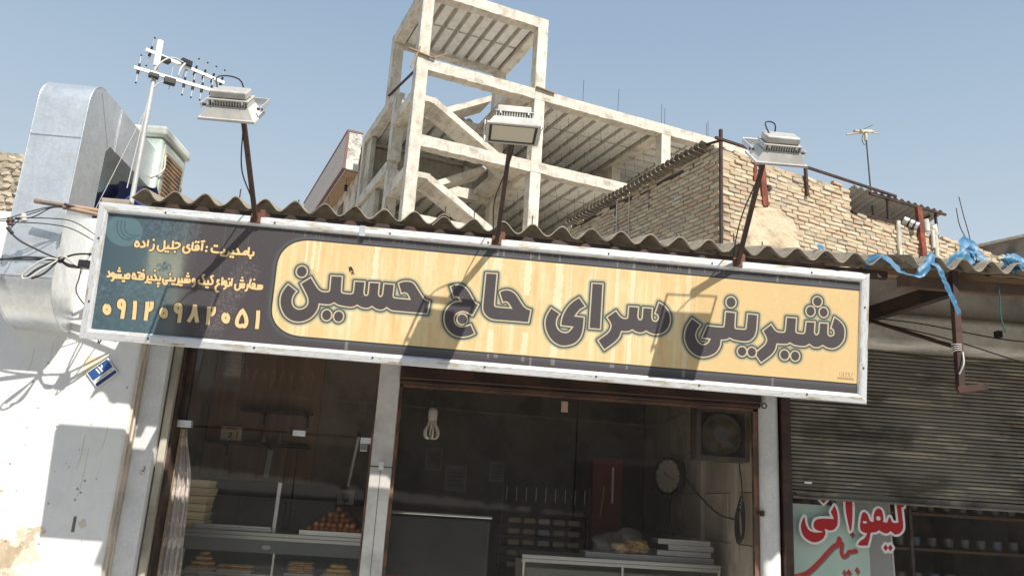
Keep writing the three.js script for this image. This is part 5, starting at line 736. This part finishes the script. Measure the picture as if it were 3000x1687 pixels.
{ const c = canvas(128, 128), g = c.getContext('2d'); g.fillStyle = 'rgb(205,195,170)'; g.fillRect(0, 0, 128, 128); g.fillStyle = 'rgb(170,40,36)'; g.fillRect(30, 12, 68, 9); g.fillStyle = 'rgb(60,60,64)'; g.font = 'bold 64px sans-serif'; g.fillText('2', 42, 100); g.fillStyle = 'rgb(190,70,60)'; g.fillRect(100, 40, 8, 70);
  const t = thing('desk_calendar', 'cream desk calendar standing on the wall shelf', 'calendar', [-2.17, 2.021, -3.1]); obj('block', rb(-0.1, 0, -0.025, 0.1, 0.14, 0.02, 0.004), mat([0.6, 0.55, 0.45], 0.7), t); obj('page', new THREE.PlaneGeometry(0.19, 0.13).translate(0, 0.07, 0.022), mat(0xffffff, 0.7, { map: canvasTex(c) }), t, true); }
for (const x of [-1.86, -1.70]) { const t = thing('ornament', 'tiny gilt ornament on the wall shelf', 'ornament', [x, 2.021, -3.1], 0, 'ornaments on the wall shelf'); obj('body', new THREE.LatheGeometry([[0, 0], [0.03, 0], [0.035, 0.02], [0.012, 0.05], [0.004, 0.1]].map((p) => new THREE.Vector2(...p)), 10), mat([0.5, 0.33, 0.12], 0.35, { metalness: 0.6 }), t); obj('base', new THREE.CylinderGeometry(0.04, 0.045, 0.008, 10).translate(0, 0.004, 0), M.darkSteel, t); }
function counter(label, x0, x1, zf, top, tiers) {
  const t = thing('display_counter', label, 'counter', [x0, 0.16, zf], 0, 'glass display counters'), w = x1 - x0, h = top - 0.16;
  obj('base', bx(0, 0, -0.6, w, 0.42, 0), mat([0.30, 0.30, 0.30], 0.4, { metalness: 0.5 }), t); obj('rear', bx(0, 0.42, -0.6, w, h - 0.07, -0.585), mat([0.34, 0.34, 0.32], 0.5), t);
  obj('top_rail', [rb(0, h - 0.03, -0.62, w, h, 0.02, 0.006), rb(0, h - 0.06, -0.01, w, h - 0.032, 0.012, 0.004)], mat([0.5, 0.52, 0.52], 0.4, { metalness: 0.7 }), t); obj('front_glass', new THREE.PlaneGeometry(w, h - 0.48).translate(w / 2, (h + 0.36) / 2, 0.0), M.glass, t);
  for (const x of [0.01, w / 2, w - 0.02]) obj('upright', bx(x, 0.42, -0.012, x + 0.016, h - 0.06, -0.002), M.alu, t); for (const y of tiers) obj('glass_shelf', rb(0.02, y - 0.16, -0.56, w - 0.02, y - 0.15, -0.03, 0.002), mat([0.36, 0.40, 0.40], 0.1, { metalness: 0.2 }), t);
  return t;
}
const c1 = counter('glass display counter filled with biscuits on the left side of the shop', -2.12, -0.66, -1.9, 1.25, [0.91]);
obj('frame_tray', [rb(0.06, 1.09, -0.45, 0.69, 1.115, -0.02, 0.006), bx(0.06, 1.116, -0.45, 0.07, 1.13, -0.02), bx(0.68, 1.116, -0.45, 0.69, 1.13, -0.02), bx(0.06, 1.116, -0.03, 0.69, 1.13, -0.02)], M.alu, c1);
obj('mirror_post', [bar(V(0.70, 1.09, -0.06), V(0.705, 1.49, -0.06), 0.022, 0.03)], M.alu, c1);
obj('badge', new THREE.CylinderGeometry(0.035, 0.035, 0.006, 20).scale(1, 1, 0.5).rotateX(Math.PI / 2).translate(0.67, 0.975, 0.006), M.chrome, c1);
obj('fascia', bx(0.0, 0.93, 0.003, 1.46, 1.03, 0.006), phys([0.5, 0.55, 0.55], 0.08, { transmission: 0.7, thickness: 0 }), c1);
for (let i = 0; i < 6; i++) { const t = thing('pastry_box', 'cream cardboard pastry box stacked at the counter end', 'box', [-2.10 + rr(-0.008, 0.012), 1.252 + i * 0.064, -2.05], rr(-0.06, 0.06), 'stacked pastry boxes'); obj('tray', bx(-0.11, 0, -0.11, 0.11, 0.05, 0.11), mat([0.60, 0.52, 0.36], 0.7), t); obj('lid', rb(-0.115, 0.034, -0.115, 0.115, 0.06, 0.115, 0.004), mat([0.66, 0.58, 0.38], 0.7), t); }
{ // heap of round sweets under film
  const t = thing('sweet_tray', 'metal tray under a heap of round sweets', 'tray', [-0.93, 1.252, -2.08]); obj('base', [rb(-0.27, 0, -0.2, 0.27, 0.012, 0.2, 0.003), bx(-0.27, 0.012, 0.19, 0.27, 0.035, 0.2), bx(-0.27, 0.012, -0.2, 0.27, 0.035, -0.19)], M.alu, t);
  const film = new THREE.ConeGeometry(0.36, 0.30, 4, 1, true).rotateY(Math.PI / 4).scale(1.05, 1, 0.75).translate(0, 0.165, 0); obj('film', film, phys([0.9, 0.9, 0.9], 0.1, { transmission: 1, thickness: 0 }), t);
  const ms = [[0.50, 0.20, 0.07], [0.44, 0.17, 0.06], [0.55, 0.24, 0.09]].map((c) => mat(c, 0.45)), gs = new THREE.SphereGeometry(0.027, 10, 8);
  for (let l = 0; l < 5; l++) for (let i = -4 + l; i <= 4 - l; i++) for (let k = -2; k <= 2 - Math.floor(l / 2); k++) { if (l < 4 && Math.abs(i) < 4 - l && k > -2 && k < 2 - Math.floor(l / 2)) continue; const s = tag(obj('sweet', gs.clone(), ms[Math.floor(rnd() * 3)]), 'round golden brown sweet heaped on the counter tray', 'sweet', 'heaped round sweets'); s.position.set(-0.93 + i * 0.05 + (l % 2) * 0.0 + rr(-0.005, 0.005), 1.292 + l * 0.041, -2.03 + k * 0.048 - l * 0.02); }
}
{ const bis = new THREE.SphereGeometry(0.045, 12, 8).scale(1, 0.42, 1), ms = [[0.60, 0.40, 0.18], [0.52, 0.33, 0.14], [0.66, 0.47, 0.24]].map((c) => mat(c, 0.7)); let base = 0.922;
  const plate = (x, w, lab) => { const t = thing('biscuit_tray', lab, 'tray', [x, 0.914, -2.1]); obj('dish', [rb(-w / 2, -0.001, -0.13, w / 2, 0.008, 0.13, 0.003), bx(-w / 2, 0.008, 0.12, w / 2, 0.026, 0.13)], mat([0.62, 0.6, 0.55], 0.5), t); };
  plate(-1.98, 0.22, 'pale tray of round biscuits in the counter'); plate(-1.70, 0.28, 'pale tray of flat biscuits in the counter'); plate(-1.18, 0.24, 'pale tray of thin stacked biscuits in the counter'); plate(-0.88, 0.24, 'pale tray of yellow biscuits in the counter');
  const put = (x, y, z, m, sy = 1, lab, grp) => { const b = tag(obj('biscuit', bis.clone(), m), lab, 'biscuit', grp); b.position.set(x, y, z); b.scale.y = sy; };
  for (let l = 0; l < 4; l++) for (let i = 0; i < 4 - l; i++) put(-2.05 + i * 0.055 + l * 0.027, base + 0.02 + l * 0.038, -2.02 - l * 0.01, ms[(i + l) % 3], 1, 'round golden biscuit heaped in the counter', 'round biscuits');
  for (let i = 0; i < 5; i++) for (let k = 0; k < 2; k++) put(-1.80 + i * 0.05, base + 0.018 + k * 0.03, -2.02, ms[i % 3], 0.8, 'flat biscuit laid in the counter tray', 'flat biscuits');
  for (let l = 0; l < 6; l++) for (let i = 0; i < 3; i++) put(-1.24 + i * 0.06 + (l % 2) * 0.01, base + 0.012 + l * 0.018, -2.02, ms[(i + l) % 3], 0.5, 'thin biscuit stacked in the counter tray', 'thin biscuits');
  const yl = mat([0.62, 0.45, 0.14], 0.6); for (let l = 0; l < 3; l++) for (let i = 0; i < 4 - l; i++) put(-0.95 + i * 0.055 + l * 0.027, base + 0.02 + l * 0.036, -2.02, yl, 1, 'yellow biscuit heaped in the counter tray', 'yellow biscuits'); }
{ // gathered lace curtain at the left jamb
  const n = 60, m = 34, pos = [], P = (i, j) => { const u = i / n, v = j / m, y = 2.0 - v * 1.8, wL = -1.978 - 0.0 * v, wR = -1.935 + 0.07 * smooth(0, 0.22, v) + 0.075 * v; const x = wL + (wR - wL) * u, z = -0.99 + (0.010 + 0.016 * v) * Math.sin(u * 26 + v * 2.4) + 0.012 * Math.sin(u * 9 - v * 4); return [x, y, z]; };
  for (let i = 0; i < n; i++) for (let j = 0; j < m; j++) pos.push(...P(i, j), ...P(i + 1, j), ...P(i + 1, j + 1), ...P(i, j), ...P(i + 1, j + 1), ...P(i, j + 1));
  const g = new THREE.BufferGeometry(); g.setAttribute('position', new THREE.Float32BufferAttribute(pos, 3)); const s = mergeVertices(g, 1e-4); s.computeVertexNormals();
  const tl = tex(256, 0.35, (u, v) => { const a = smooth(0.56, 0.62, fbm(u, v, 8, 3, 111)); return 0.80 + 0.2 * a; });
  const t = thing('lace_curtain', 'gathered pinkish white lace curtain at the left jamb', 'curtain', [0, 0, 0]); obj('cloth', s, phys([0.86, 0.79, 0.76], 0.9, { transmission: 0.2, thickness: 0, map: tl }), t); obj('cord', [rod(V(-1.97, 2.0, -0.955), V(-1.975, 0.5, -0.955), 0.005, 6)], mat([0.4, 0.28, 0.14], 0.6), t); obj('knot', [rb(-1.985, 1.92, -1.02, -1.945, 1.985, -0.965, 0.018, 3)], mat([0.35, 0.30, 0.27], 0.9), t); }
{ // energy saving bulb
  const t = thing('lotus_bulb', 'unlit white fluorescent bulb with curved tubes hanging in the window', 'bulb', [-0.18, 2.05, -1.4]); const wht = mat([0.62, 0.58, 0.50], 0.4);
  obj('socket', [rod(V(0, 0.235, 0), V(0, 0.30, 0), 0.022, 12)], M.black, t); obj('cord', rod(V(0, 0.30, 0), V(0, 0.96, 0), 0.004, 6), M.black, t);
  obj('ballast', [new THREE.LatheGeometry([[0, 0.245], [0.025, 0.243], [0.036, 0.22], [0.036, 0.155], [0.03, 0.148], [0, 0.148]].map((p) => new THREE.Vector2(...p)), 18)], wht, t);
  for (let k = 0; k < 6; k++) { const a = k * Math.PI / 3 + 0.3, c = Math.cos(a), s = Math.sin(a); obj('glass_tube', tube([[c * 0.024, 0.15, s * 0.024], [c * 0.03, 0.12, s * 0.03], [c * 0.058, 0.06, s * 0.058], [c * 0.05, 0.018, s * 0.05], [c * 0.02, 0.004, s * 0.02]], 0.0085, 22, 8), wht, t); } }
{ const t = thing('reflection_box', 'dark glossy box with chrome edge standing in for a van reflection in the glass', 'cabinet', [-0.5, 0.16, -1.65]); obj('body', rb(0, 0, -0.6, 0.85, 1.30, 0, 0.03, 3), phys([0.035, 0.036, 0.036], 0.22, { clearcoat: 0.3 }), t); obj('reflected_chrome_edge', [rb(-0.005, 1.305, -0.6, 0.86, 1.33, 0.01, 0.01, 3)], M.chrome, t); obj('reflected_dark_line', rb(0.01, 1.262, 0.0, 0.83, 1.285, 0.006, 0.003), M.black, t); obj('red_band', rb(0.01, 0.80, 0.0, 0.22, 0.84, 0.008, 0.003), mat([0.28, 0.04, 0.04], 0.5), t); }  // solid box added in place of a van-like reflection on the shop glass
counter('glass display counter under trays on the right side of the shop', 0.62, 2.25, -1.7, 1.215, [0.9]);
{ const t = thing('counter_poster', 'gilt scroll panel lining the right counter glass', 'panel', [0.66, 0.95, -1.74]); obj('sheet', bx(0, 0, -0.01, 1.5, 0.16, 0), mat([0.16, 0.19, 0.18], 0.3), t); for (let i = 0; i < 4; i++) obj('scroll', tube([[0.2 + i * 0.36, 0.08, 0.004], [0.26 + i * 0.36, 0.11, 0.004], [0.31 + i * 0.36, 0.07, 0.004], [0.37 + i * 0.36, 0.1, 0.004], [0.43 + i * 0.36, 0.08, 0.004]], 0.005, 30, 5), mat([0.35, 0.26, 0.10], 0.4, { metalness: 0.5 }), t); }
{ let k = 0; for (const [x, y, w, z] of [[1.99, 1.216, 0.46, -1.95], [1.98, 1.262, 0.45, -1.96], [2.04, 1.308, 0.38, -1.97], [1.98, 1.352, 0.44, -1.96], [1.46, 1.216, 0.62, -1.95]]) { const t = thing('baking_tray', k++ === 4 ? 'wide baking tray under the bag of pastries' : 'grey metal baking tray stacked on the right counter', 'tray', [x, y, z], rr(-0.03, 0.03), 'baking trays on the counter'); obj('pan', [bx(-w / 2, 0, -0.16, w / 2, 0.006, 0.16), bx(-w / 2, 0.006, 0.154, w / 2, 0.036, 0.16), bx(-w / 2, 0.006, -0.16, w / 2, 0.036, -0.154), bx(-w / 2, 0.006, -0.154, -w / 2 + 0.006, 0.036, 0.154), bx(w / 2 - 0.006, 0.006, -0.154, w / 2, 0.036, 0.154)], mat([0.45, 0.46, 0.46], 0.4, { metalness: 0.6 }), t); obj('rim', [rod(V(-w / 2, 0.037, 0.158), V(w / 2, 0.037, 0.158), 0.004, 6)], M.alu, t); } }
{ const t = thing('pastry_bag', 'clear plastic bag of yellow pastries on the right counter', 'bag', [1.48, 1.255, -1.9]);
  const g = new THREE.SphereGeometry(0.2, 26, 16), p = g.attributes.position; for (let i = 0; i < p.count; i++) { const x = p.getX(i), y = p.getY(i), z = p.getZ(i), k = 1 + 0.14 * Math.sin(x * 31 + z * 17) + 0.1 * Math.sin(y * 43 + x * 13); p.setXYZ(i, x * 1.25 * k, Math.max(-0.0, y + 0.03) * 0.78 * k, z * 0.75 * k); } g.computeVertexNormals(); obj('film', g, phys([0.92, 0.92, 0.9], 0.12, { transmission: 0.92, thickness: 0 }), t);
  const ym = mat([0.58, 0.36, 0.09], 0.6); for (let i = 0; i < 46; i++) obj('pastry', new THREE.CapsuleGeometry(0.013, 0.05, 3, 8).rotateZ(1.57 + rr(-0.4, 0.4)).rotateY(rr(-1, 1)).translate(rr(-0.08, 0.19), 0.015 + Math.pow(rnd(), 1.3) * 0.09, rr(-0.06, 0.08)), ym, t); }
{ // wire rack of wrapped goods
  const t = thing('goods_shelf', 'dim metal shelf of packets against the rear of the shop', 'shelf', [0.5, 0.16, -3.1]); for (let j = 0; j < 6; j++) obj('shelf', bx(0, 0.85 + j * 0.1, -0.2, 0.86, 0.858 + j * 0.1, 0.18), M.darkSteel, t); for (const x of [0, 0.84]) obj('post', bx(x, 0, 0.16, x + 0.02, 1.62, 0.18), M.darkSteel, t); for (let i = 0; i < 9; i++) obj('rail_bar', rod(V(0.05 + i * 0.095, 1.47, 0.17), V(0.05 + i * 0.095, 1.60, 0.17), 0.004, 5), M.alu, t);
  const a = mat([0.55, 0.53, 0.50], 0.6), b = mat([0.42, 0.33, 0.24], 0.7), gs = rb(-0.06, 0, -0.1, 0.06, 0.055, 0.1, 0.02, 2); for (let j = 0; j < 5; j++) for (let i = 0; i < 5; i++) { const o = tag(obj('wrapped_packet', gs.clone(), i === 2 ? a : b), i === 2 ? 'white wrapped packet on the rear metal shelf' : 'tan wrapped packet on the rear metal shelf', 'packet', i === 2 ? 'white packets' : 'tan packets'); o.position.set(0.64 + i * 0.145, 1.018 + j * 0.1 + 0.001, -3.03); } }
{ const t = thing('red_cabinet', 'tall dark red cabinet at the rear of the shop', 'cabinet', [1.44, 0.16, -3.3]); const r = mat([0.19, 0.022, 0.022], 0.45); obj('body', rb(0, 0, -0.4, 0.32, 1.95, 0, 0.01), r, t); obj('door', [rb(0.01, 1.25, 0.001, 0.31, 1.93, 0.012, 0.004), rb(0.01, 0.6, 0.001, 0.31, 1.235, 0.012, 0.004)], r, t); obj('handle', [bar(V(0.09, 1.36, 0.02), V(0.12, 1.66, 0.02), 0.022, 0.015)], mat([0.5, 0.34, 0.1], 0.5), t); obj('sticker', [bx(0.2, 1.5, 0.0125, 0.22, 1.86, 0.014)], M.alu, t); }
{ const t = thing('wall_clock', 'round white faced wall clock standing out on a bracket', 'clock', [2.17, 1.96, -3.1], rad(-58)); obj('rim', new THREE.TorusGeometry(0.175, 0.014, 10, 40), M.black, t); obj('dial', new THREE.CylinderGeometry(0.172, 0.172, 0.02, 40).rotateX(Math.PI / 2).translate(0, 0, -0.012), mat([0.62, 0.58, 0.50], 0.5), t); obj('case', new THREE.CylinderGeometry(0.16, 0.16, 0.14, 30).rotateX(Math.PI / 2).translate(0, 0, -0.095), M.black, t); obj('hand', [bar(V(0, 0, 0.006), V(0.10, -0.04, 0.006), 0.008, 0.003)], M.black, t); obj('hand', [bar(V(0, 0, 0.009), V(-0.05, 0.045, 0.009), 0.010, 0.003)], M.black, t); for (let k = 0; k < 12; k++) { const a = k * Math.PI / 6; obj('hour_mark', bx(-0.004, 0.135, -0.001, 0.004, 0.158, 0.001).rotateZ(a), M.black, t); } obj('flex', tube([[0.0, -0.17, -0.06], [-0.02, -0.3, -0.06], [0.0, -0.46, -0.05], [0.06, -0.56, -0.04], [0.12, -0.5, -0.04]], 0.005, 30), M.rubber, t); }
for (const [z, y0, y1, lab] of [[-2.44, 0.3, 2.75, 'wide grey conduit beside the clock'], [-1.52, 1.25, 2.03, 'short pale conduit under the exhaust fan']]) { const t = thing('wall_conduit', lab, 'conduit', [2.315, y0, z]); obj('trunking', rb(-0.02, 0, -0.05, 0.018, y1 - y0, 0.05, 0.004), mat([0.50, 0.46, 0.40], 0.6), t); obj('end_cap', rb(-0.024, y1 - y0, -0.054, 0.018, y1 - y0 + 0.02, 0.054, 0.004), mat([0.46, 0.42, 0.36], 0.6), t); }
{ const t = thing('coiled_flex', 'black flex coiled and hung on the marble wall', 'flex', [2.30, 1.6, -1.3]); for (let k = 0; k < 4; k++) obj('coil', new THREE.TorusGeometry(0.16 - k * 0.008, 0.006, 6, 30).scale(0.45, 1, 1).rotateY(Math.PI / 2 + k * 0.05).translate(-0.01 - k * 0.008, -0.02 * k, 0), M.rubber, t); obj('tail', tube([[0, 0.14, 0], [0, 0.3, -0.03], [-0.01, 0.46, -0.05], [0, 0.6, -0.06]], 0.006, 20), M.rubber, t); obj('run', tube([[0, -0.02, -0.12], [-0.03, 0.02, -0.5], [-0.04, 0.2, -1.1], [-0.02, 0.33, -1.5]], 0.007, 30), M.rubber, t); }
{ // exhaust fan let into the window corner
  const t = thing('exhaust_fan', 'dusty exhaust fan in a dark square box at the window corner', 'fan', [2.03, 2.205, -1.0]); const d = mat([0.075, 0.055, 0.045], 0.6, { map: tRust });
  obj('box', [rb(-0.205, -0.2, -0.12, 0.205, -0.165, 0.05, 0.004), rb(-0.205, 0.165, -0.12, 0.205, 0.2, 0.05, 0.004), rb(-0.205, -0.165, -0.12, -0.17, 0.165, 0.05, 0.004), rb(0.17, -0.165, -0.12, 0.205, 0.165, 0.05, 0.004)], d, t);
  obj('shroud', [new THREE.TorusGeometry(0.152, 0.014, 8, 36)], M.black, t); obj('hub', new THREE.CylinderGeometry(0.06, 0.066, 0.06, 20).rotateX(Math.PI / 2).translate(0, 0, -0.02), mat([0.045, 0.045, 0.05], 0.5), t);
  for (let k = 0; k < 5; k++) { const a = k * 1.2566 + 0.4, s = new THREE.Shape(); s.moveTo(0.05, -0.02); s.quadraticCurveTo(0.1, -0.06, 0.14, -0.045); s.quadraticCurveTo(0.148, 0.0, 0.138, 0.045); s.quadraticCurveTo(0.09, 0.03, 0.05, 0.02); const g = new THREE.ExtrudeGeometry(s, { depth: 0.003, bevelEnabled: false }).rotateX(0.5).rotateZ(a).translate(0, 0, -0.05); obj('blade', g, mat([0.05, 0.06, 0.085], 0.4), t); }
  for (let k = 0; k < 9; k++) obj('grille_ring', new THREE.TorusGeometry(0.05 + k * 0.0115, 0.0016, 4, 40).translate(0, 0, 0.02), mat([0.25, 0.17, 0.08], 0.4, { metalness: 0.5 }), t);
  obj('mesh', new THREE.PlaneGeometry(0.34, 0.34).translate(0, 0, -0.118), M.black, t); }
for (const z of [-2.2]) { const t = thing('ceiling_fan', 'dim ceiling fan hanging in the shop', 'fan', [0.9, 2.72, z - 0.6]); obj('motor', new THREE.CylinderGeometry(0.08, 0.09, 0.12, 18), mat([0.4, 0.37, 0.32], 0.5), t); obj('stem', rod(V(0, 0.06, 0), V(0, 0.29, 0), 0.012, 8), M.darkSteel, t); for (let k = 0; k < 3; k++) obj('blade', new THREE.BoxGeometry(0.5, 0.006, 0.12).rotateX(0.2).translate(0.34, 0, 0).rotateY(k * 2.094 + 0.4), mat([0.36, 0.33, 0.28], 0.5), t); }
{ // small pale studs along the ceiling beam
  const t = thing('ceiling_beam', 'boxed ceiling beam with small pale studs', 'beam', [-0.3, 2.62, -2.6]); obj('box', bx(-0.2, 0, -0.15, 2.62, 0.36, 0.15), mat([0.26, 0.22, 0.19], 0.8, { map: tBlot }), t); for (let i = 0; i < 14; i++) obj('stud', new THREE.SphereGeometry(0.014, 8, 6).translate(0.1 + i * 0.12 + rr(-0.03, 0.03), 0.05, 0.155), mat([0.7, 0.66, 0.58], 0.4), t); }
// odds and ends in the shop
{ const t = thing('flexible_duct', 'pale ribbed flexible duct hanging behind the upper left pane', 'duct', [-2.2, 2.62, -2.9]); obj('hose', [rod(V(0, 0, 0), V(-0.02, 0.38, -0.02), 0.085, 18)], mat([0.5, 0.46, 0.40], 0.6), t); for (let i = 0; i < 8; i++) obj('rib', new THREE.TorusGeometry(0.087, 0.006, 6, 22).rotateX(Math.PI / 2).translate(-0.002 * i, 0.02 + i * 0.045, 0), mat([0.56, 0.52, 0.46], 0.6), t); }
{ const t = thing('tube_lamp', 'unlit slim white tube lamp standing by the rear wall', 'lamp', [-0.93, 1.66, -2.6]); obj('tube', rod(V(0, 0, 0), V(0.05, 0.46, 0), 0.013, 10), mat([0.6, 0.6, 0.58], 0.4), t); obj('cap', rod(V(0.048, 0.45, 0), V(0.053, 0.49, 0), 0.016, 10), M.black, t); }
{ const t = thing('paper_strip', 'narrow white paper strip hanging over the dark band', 'paper', [-1.80, 1.70, -3.165]); obj('sheet', bx(-0.025, 0, 0, 0.025, 0.27, 0.003).rotateZ(-0.06), mat([0.62, 0.60, 0.55], 0.8), t); obj('tape', bx(-0.015, 0.25, 0.003, 0.03, 0.275, 0.005), M.pvc, t); }
{ const t = thing('socket_box', 'white wall socket box beside the wood panelling', 'socket', [-1.0, 1.49, -3.1]); obj('plate', rb(-0.08, 0, -0.02, 0.08, 0.14, 0.01, 0.006), mat([0.55, 0.52, 0.46], 0.6), t); obj('plug', rb(-0.03, 0.03, 0.01, 0.03, 0.10, 0.05, 0.01), M.black, t); obj('lead', tube([[0, 0.03, 0.04], [0.01, -0.08, 0.05], [-0.03, -0.2, 0.03]], 0.005, 16), M.rubber, t); }
for (const [x, y, w, h, c, lab] of [[0.06, 1.72, 0.22, 0.26, [0.34, 0.32, 0.29], 'grey framed notice on the rear shop wall'], [-0.22, 1.95, 0.16, 0.22, [0.28, 0.24, 0.20], 'brown framed picture on the rear shop wall'], [0.55, 1.86, 0.14, 0.2, [0.30, 0.33, 0.40], 'small bluish framed notice on the rear shop wall']]) { const t = thing('wall_notice', lab, 'notice', [x, y, -4.97]); obj('frame', [bx(-w / 2 - 0.02, -0.02, -0.02, w / 2 + 0.02, h + 0.02, 0.0)], mat([0.5, 0.48, 0.44], 0.5), t); obj('print', bx(-w / 2, 0, 0.001, w / 2, h, 0.006), mat(c, 0.6), t); for (let i = 0; i < 4; i++) obj('text_rule', bx(-w * 0.38, h * (0.2 + i * 0.18), 0.0065, w * 0.38, h * (0.2 + i * 0.18) + 0.012, 0.008), mat([0.12, 0.11, 0.10], 0.7), t); }
// ---------------------------------------------------------------- wires under the canopy at the right
{ const t = thing('slack_wire', 'slack dark wires slung under the canopy to the right', 'wire', [2.6, 2.95, -0.5]); for (const p of [[[-0.2, 0.12, 0], [0.6, 0.10, 0.1], [1.4, 0.02, 0.1], [2.4, 0.06, 0]], [[-0.1, -0.06, -0.1], [0.7, -0.13, 0.0], [1.5, -0.17, 0], [2.4, -0.12, 0]], [[-0.1, 0.14, 0.1], [0.8, -0.02, 0.2], [1.6, -0.16, 0.1], [2.4, -0.22, 0.1]]]) obj('strand', tube(p, 0.005, 40, 5), M.rubber, t); obj('clip', [rb(1.28, 0.03, 0.08, 1.32, 0.08, 0.13, 0.004)], M.black, t); }
tag(obj('green_twine', tube([[3.32, 3.12, 0.48], [3.33, 3.0, 0.47], [3.325, 2.9, 0.47], [3.34, 2.8, 0.48]], 0.004, 20, 5), mat([0.02, 0.10, 0.10], 0.8)), 'dark green twine dangling from the canopy edge', 'twine');

scene.traverse((o) => { if (o.isMesh) { o.castShadow = true; o.receiveShadow = true; } });
renderer.render(scene, camera);
